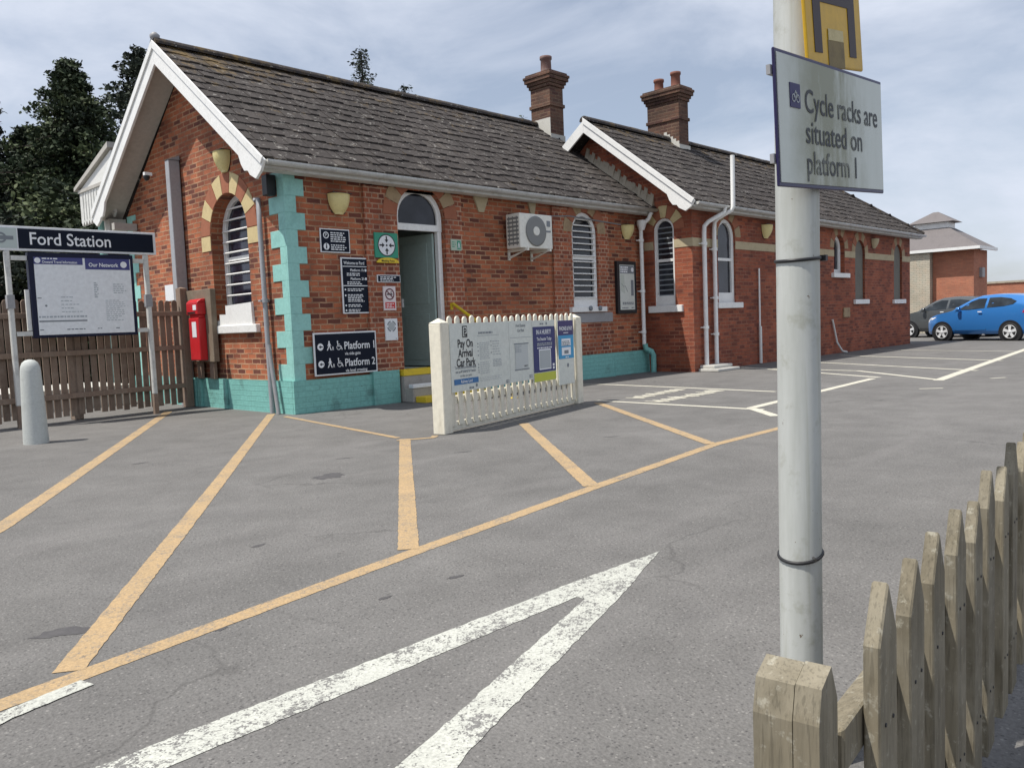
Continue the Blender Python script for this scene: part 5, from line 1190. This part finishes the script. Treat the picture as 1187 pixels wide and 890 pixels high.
# ------------------------------------------------------------------ far buildings and boundary wall
fb = thing('lantern_roofed_building', 'square orange brick block with hipped roof and raised white lantern beyond the parked cars', 'building', (34, 1.6, 0))
FX0, FX1, FY0, FY1 = 32.0, 34.0, -.18, 3.6
g = G(); g.box(FX0, FX1, FY0, 1.41, 0, 3.46); g.box(FX0+.2, FX1, 1.41, FY1, 0, 3.46); build('wall', g, M['brick_far'], fb)
g = G(); g.box(FX0-.35, FX0+.19, 1.42, FY1, 0, 3.40); build('block_annexe', g, M['block_beige'], fb)
def hip(g, x0, x1, y0, y1, z0, xi0, xi1, yi0, yi1, z1):
    A = [(x0, y0, z0), (x1, y0, z0), (x1, y1, z0), (x0, y1, z0)]; B = [(xi0, yi0, z1), (xi1, yi0, z1), (xi1, yi1, z1), (xi0, yi1, z1)]
    g.prism(A, B)
g = G(); hip(g, FX0-.45, FX1+.25, FY0-.32, FY1+.3, 3.54, 32.6, 33.6, .95, 2.35, 4.50); build('roof', g, M['slate_far'], fb)
g = G(); g.box(FX0-.49, FX0-.40, FY0-.35, FY1+.34, 3.43, 3.55); g.box(FX0-.399, FX1+.25, FY0-.35, FY0-.27, 3.431, 3.551); build('fascia', g, M['white'], fb)
g = G(); g.box(32.6, 33.6, .98, 2.32, 4.501, 4.74); ln = build('lantern', g, M['white'], fb)
g = G(); hip(g, 32.42, 33.78, .72, 2.56, 4.75, 33.05, 33.15, 1.50, 1.70, 5.24); build('lantern_roof', g, M['slate_far'], ln)
g = G(); g.box(FX1-1.2, FX1-.8, FY0-.12, FY0-.001, 2.3, 2.7); build('lamp', g, M['grey_metal'], fb)
bw = thing('boundary_wall', 'long low brown brick wall at the far edge of the car park', 'wall', (40, -6, 0))
g = G(); g.box(40, 40.35, -22, 2.5, 0, 2.15); build('wall', g, M['brick_far'], bw)
g = G(); g.box(39.95, 40.4, -22, 2.5, 2.151, 2.25); build('coping', g, M['mortar'], bw)

# ------------------------------------------------------------------ cars
def car(name, label, loc, rz, body, sc=1.0):
    t = thing(name, label, 'car', loc, rz)          # local: x along the car, nose at x = 0, y across
    W2 = .83
    top = [(0, .52), (.03, .66), (.12, .76), (.45, .88), (.85, .96), (1.02, 1.0), (1.3, 1.19), (1.62, 1.38), (1.9, 1.465), (2.3, 1.49), (2.75, 1.475), (3.15, 1.43), (3.38, 1.38), (3.48, 1.22), (3.58, 1.02), (3.62, .80), (3.63, .5)]
    belt = lambda x: .90+.055*x if x > .9 else 9
    half = lambda x: W2*(1-.30*max(0, (.55-x)/.55)**2.2-.12*max(0, (x-3.2)/.43)**2)
    def tp(x):
        for (a, b), (c, d) in zip(top, top[1:]):
            if a <= x <= c: return b+(d-b)*(x-a)/(c-a)
        return .5
    def sy(x, z):
        b = .92+.055*x; h = half(x)
        if z <= .55: return h*(.93+.07*max(0, (z-.18))/.37)
        if z <= b: return h*(1-.045*(z-.55)/max(.05, b-.55))
        return h*(.955-.30*((z-b)/max(.1, 1.50-b))**1.15)
    g = G(); rows = []
    xs = sorted(set([p[0] for p in top]+[.2, .3, .6, .72, 1.15, 1.45, 1.75, 2.1, 2.5, 2.95, 3.05, 3.28, 3.42]))
    for x in xs:
        T = tp(x); b = min(.92+.055*x, T-.02); z0 = .22 if .1 < x < 3.55 else .26
        zs = [z0, .36, .55, .55+(b-.55)*.5, b] if b > .6 else [z0, .3, .36, .42, max(.44, T-.06)]
        zs += [zs[-1]+(T-zs[-1])*q for q in (.35, .7, .93)]
        R = [(x, sy(x, z), z) for z in zs]
        R.append((x, sy(x, zs[-1])*.86, T)); R.append((x, 0, T+.015))
        ring = [(x, 0, z0-.02)]+R
        ids = [g._v(p) for p in ring]+[g._v((p[0], -p[1], p[2])) for p in ring[-2:0:-1]]
        rows.append(ids)
    for A, B in zip(rows, rows[1:]):
        m = len(A)
        for k in range(m): g.idx([A[k], A[(k+1) % m], B[(k+1) % m], B[k]], 0, True)
    g.idx(rows[0]); g.idx(rows[-1][::-1])
    bd = build('body', g, body, t, world=False)
    def skin(nm, polys, mat, off=.008, par=None, both=True):
        for poly in polys:
            for s in ((1, -1) if both else (1,)):
                gg = G(); P = [(x, s*(sy(x, z)+off), z) for x, z in poly]
                gg.face(P if s > 0 else P[::-1]); build(nm, gg, mat, par or t, world=False)
    skin('side_window', [[(1.22, 1.02), (1.62, 1.02), (2.12, 1.06), (2.12, 1.37), (1.85, 1.37), (1.62, 1.28)], [(2.20, 1.065), (2.75, 1.10), (3.02, 1.15), (3.12, 1.24), (2.9, 1.34), (2.55, 1.39), (2.2, 1.385)]], M['carglass'])
    g = G(); P = []
    for x, f in ((1.06, .80), (1.60, .72)): P.append([(x, s*sy(x, tp(x)-.05)*f*1.05, tp(x)+.012) for s in (-1, -.5, 0, .5, 1)])
    mid = [(1.33, s*.62, tp(1.33)+.02) for s in (-1, -.5, 0, .5, 1)]; rows_ = [P[0], mid, P[1]]
    for A, B in zip(rows_, rows_[1:]):
        for k in range(4): g.face([A[k], A[k+1], B[k+1], B[k]])
    build('windscreen', g, M['carglass'], t, world=False)
    g = G(); g.face([(3.405, -.50, 1.36), (3.405, .50, 1.36), (3.555, .56, 1.10), (3.555, -.56, 1.10)]); g.v = [v+Vector((.018, 0, .01)) for v in g.v]; build('rear_window', g, M['carglass'], t, world=False)
    for s in (1, -1):
        for x in (.68, 2.97):
            g = G(); g.lathe((x, s*.70, .29), (0, s, 0), [(.365, .0), (.365, .137)], 28); build('wheel_arch', g, M['black'], t, world=False)
            g = G(); g.lathe((x, s*.66, .29), (0, s, 0), [(.22, 0), (.28, .0), (.292, .03), (.292, .16), (.275, .188), (.215, .19)], 28); wl_ = build('wheel', g, M['tyre'], t, world=False)
            g = G(); ya = s*(.66+.188)
            g.lathe((x, s*.66, .29), (0, s, 0), [(.212, .12), (.212, .193), (.195, .195), (.19, .15)], 28)
            for k in range(5):
                a = 2*PI*k/5+.3; d = Vector((math.cos(a), 0, math.sin(a))); q = Vector((-d.z, 0, d.x)); c = Vector((x, ya+s*.004, .29))
                g.prism([c+d*.03+q*.035, c+d*.2+q*.048, c+d*.2-q*.048, c+d*.03-q*.035], [c+d*.03+q*.035-Vector((0, s*.03, 0)), c+d*.2+q*.048-Vector((0, s*.03, 0)), c+d*.2-q*.048-Vector((0, s*.03, 0)), c+d*.03-q*.035-Vector((0, s*.03, 0))])
            g.lathe((x, ya-s*.02, .29), (0, s, 0), [(.05, 0), (.05, .03), (.03, .034)], 14)
            build('rim', g, M['alloy'], wl_, world=False)
        g = G(); c = Vector((1.30, s*.90, 1.04)); g.lathe(c, (1, 0, 0), [(.03, -.08), (.075, -.05), (.08, .02), (.07, .05)], 12); g.tube([(1.30, s*.78, 1.0), (1.30, s*.88, 1.02)], .02, 6); mr = build('mirror', g, body, t, world=False)
        g = G(); g.lathe(c+Vector((-.082, 0, .01)), (-1, 0, 0), [(.028, 0), (.02, .006)], 10); build('mirror_trim', g, M['chrome'], mr, world=False)
        g = G(); P = [(3.33, .88), (3.56, .86), (3.585, 1.0), (3.40, 1.04)]; g.face([(x, s*(sy(x, z)+.009), z) for x, z in (P if s > 0 else P[::-1])]); g.face([(3.632, s*.60, .84), (3.632, s*.40, .84), (3.61, s*.42, .97), (3.61, s*.60, .99)]); build('tail_light', g, M['taillight'], t, world=False)
        g = G(); P = [(.05, .62), (.30, .72), (.46, .80), (.22, .78), (.07, .70)]; g.face([(x, s*(sy(x, z)+.008), z) for x, z in (P if s > 0 else P[::-1])]); build('headlight', g, M['chrome'], t, world=False)
        g = G(); g.box(1.93, 2.06, s*.832, s*.852, .93, .96) if s > 0 else g.box(1.93, 2.06, -.852, -.832, .93, .96); build('door_handle', g, M['chrome'], t, world=False)
        g = G(); P = [(1.14, .32), (1.15, .33), (1.12, .98), (1.11, .98)]
        for L in ([(1.12, .34), (1.132, .34), (1.132, .99), (1.12, .99)], [(2.17, .36), (2.182, .36), (2.172, 1.06), (2.16, 1.06)], [(1.12, .335), (2.18, .335), (2.18, .347), (1.12, .347)]): g.face([(x, s*(sy(x, z)+.006), z) for x, z in (L if s > 0 else L[::-1])])
        build('door_seam', g, M['black'], t, world=False)
    g = G(); g.box(-.012, .06, -.35, .35, .33, .50); build('grille', g, M['black'], t, world=False)
    g = G(); g.box(3.625, 3.645, -.26, .26, .50, .61); build('number_plate', g, M['yellow'], t, world=False)
    if sc != 1: t.scale = (sc, sc, sc)
    return t
aw = math.atan2(-3.639+1.53, 22.486-23.179)
# nose towards the station: local x axis runs from nose to tail
cr = Vector((23.179, -1.53, 0)); d = Vector((math.cos(aw), math.sin(aw), 0)); nrm = Vector((-d.y, d.x, 0))
# visible flank faces the camera (-X)
o = cr-d*.68*.97; side = nrm if nrm.x < 0 else -nrm
c0 = o-side*.80
car('parked_car', 'bright blue three-door hatchback parked side-on past the far end of the station', c0, aw, M['carblue'], .97)
c1 = Vector((27.6, 1.05, 0))
car('parked_car', 'dark silver hatchback parked just behind the blue one', c1, aw+.05, M['cargrey'], .98)

# ------------------------------------------------------------------ trees
def tree(label, base, h, r, mat, seed, trunk_r=.22, shape='cone', leaf=.22, nb=90, z0=.16, per=60, group='trees behind the station', droop=.25):
    rnd = random.Random(seed); B = Vector(base)
    t = thing('conifer_tree' if shape != 'round' else 'tree', label, 'tree', base, 0, group)
    g = G(); pts = []; n = 9; lx, ly = rnd.uniform(-.02, .02)*h, rnd.uniform(-.02, .02)*h
    for k in range(n): f = k/(n-1); pts.append(B+Vector((lx*f*f, ly*f*f, h*.96*f)))
    g.tube(pts, .1, 8, rr=[trunk_r*(1-.9*k/(n-1)) for k in range(n)])
    lg = G()
    for i in range(nb):
        f = z0+(1-z0)*(i+rnd.random())/nb; a = i*2.39996+rnd.uniform(-.4, .4)
        if shape == 'cone': R = r*(1-f)**.86+.12
        elif shape == 'column': R = r*min(1, (1-f)*2.6)**.7+.1
        else: R = r*math.sqrt(max(.03, 1-((f-(z0+.52*(1-z0)))/(.56*(1-z0)))**2))
        R *= rnd.choice((.45, .75, .9, 1.0, 1.12, 1.25))
        p0 = B+Vector((lx*f*f, ly*f*f, h*f*.97)); dirv = Vector((math.cos(a), math.sin(a), rnd.uniform(-.1, .35) if shape != 'round' else rnd.uniform(-.1, .6)))
        q = []
        for s in range(5):
            u = s/4; q.append(p0+dirv*R*u+Vector((0, 0, -droop*R*u*u+.12*R*max(0, u-.7))))
        g.tube(q, .02, 5, rr=[max(.008, trunk_r*.28*(1-f)*(1-.8*s/4)+.006) for s in range(5)])
        tone = rnd.gauss(.45, .27)
        for c in range(int(per*(R/r+.25))):
            u = rnd.uniform(.12, 1.06)**.8; k = min(3, int(u*4)); c0_ = q[k].lerp(q[k+1], min(1.1, u*4-k)); sp = (.10+.20*R*(1-.5*u))
            c0_ = c0_+Vector((rnd.gauss(0, sp*.6), rnd.gauss(0, sp*.6), rnd.gauss(0, sp*.42)))
            lg.cr = min(1, max(0, tone+rnd.gauss(0, .18))); L = leaf*rnd.uniform(.45, 1.3); wv = L*rnd.uniform(.35, .7)
            e1 = Vector((rnd.gauss(0, 1), rnd.gauss(0, 1), rnd.gauss(0, .6)))+dirv*.8; e1.normalize(); e2 = e1.orthogonal().normalized(); e2 = (e2*math.cos(c)+e1.cross(e2)*math.sin(c))
            lg.face([c0_-e1*L*.5, c0_+e2*wv*.5-e1*L*.1, c0_+e1*L*.5, c0_-e2*wv*.5+e1*L*.05])
    build('trunk', g, M['bark'], t); build('crown', lg, mat, t)
    return t
tree('tall dark green conifer with a pale green flush, behind the station name sign', (3.0, 16.1, 0), 9.6, 3.9, M['leaf_dark'], 1, .28, 'cone', .15, 360, .05, 300, droop=.3)
tree('nearly black conifer above the emblem end of the station name sign', (.6, 18.4, 0), 9.3, 3.8, M['leaf_black'], 2, .28, 'cone', .16, 300, .06, 250)
tree('dark bushy conifer filling the gap beside the gable', (4.9, 15.6, 0), 7.9, 2.9, M['leaf_dark'], 3, .24, 'cone', .15, 280, .06, 240)
tree('slim grey-green tree rising above the gable apex', (6.9, 20.9, 0), 12.0, 1.9, M['leaf_grey'], 4, .25, 'column', .19, 150, .3, 130)
tree('conifer whose feathery tip shows above the middle of the ridge', (12.6, 15.0, 0), 11.75, 2.9, M['leaf_grey'], 5, .22, 'cone', .12, 190, .2, 70)
tree('conifer showing only a small tip above the ridge, next to the taller feathery one', (13.6, 13.9, 0), 10.35, 2.4, M['leaf_grey'], 6, .22, 'cone', .13, 130, .2, 70)
tree('conifer barely peeping over the ridge near the first chimney', (17.0, 11.2, 0), 9.05, 1.9, M['leaf_grey'], 9, .2, 'cone', .13, 110, .2, 60)
tree('dark conifer between the black one and the tall pale-flushed one', (1.9, 17.4, 0), 7.7, 3.0, M['leaf_black'], 10, .24, 'cone', .16, 240, .05, 220)
tree('low black-green shrubby tree behind the brown fence and the bollard', (-.6, 13.2, 0), 4.4, 2.4, M['leaf_black'], 7, .14, 'round', .19, 130, .06, 170)
tree('low mid-green shrubby tree behind the notice case', (2.3, 12.4, 0), 4.6, 2.2, M['leaf_dark'], 8, .14, 'round', .19, 130, .06, 170)

# ------------------------------------------------------------------ prints that lie on one sign face belong to that face
def merge(child, target):
    me, mt = child.data, target.data; off = len(mt.materials); bm = bmesh.new(); bm.from_mesh(mt); 
    b2 = bmesh.new(); b2.from_mesh(me)
    for f in b2.faces: f.material_index += off
    tmp = bpy.data.meshes.new('face'); b2.to_mesh(tmp); b2.free(); bm.from_mesh(tmp)
    for m in me.materials: mt.materials.append(m)
    bm.to_mesh(mt); bm.free(); bpy.data.meshes.remove(tmp); bpy.data.objects.remove(child); bpy.data.meshes.remove(me)
MERGE = {'cycle_racks_sign': 'lettering', 'direction_sign': 'lettering arrow', 'navy_notice': 'lettering icon', 'welcome_board': 'lettering', 'poster_case': 'lettering map_print', 'pay_board': 'tariff_print small_print', 'phone_pay_sign': 'print', 'map_board': 'lettering map_print', 'hurry_poster': 'lettering emblem grey_print', 'exit_plate': 'lettering', 'no_smoking_sign': 'lettering', 'slim_notice': 'lettering'}
for t in [o for o in bpy.data.objects if o.parent is None]:
    b = t.name.split('.')[0]
    if t.parent is None and b in MERGE:
        ks = list(t.children); tg = [k for k in ks if k.name.split('.')[0] in ('face', 'panel')][0]
        for k in ks:
            if k.name.split('.')[0] in MERGE[b].split(): merge(k, tg)
nc_print = [k for k in nc.children if k.name.split('.')[0] in ('print', 'faint_print')]
nt_ = [k for k in nc.children if k.name.split('.')[0] == 'notices'][0]
for k in nc_print: merge(k, nt_)
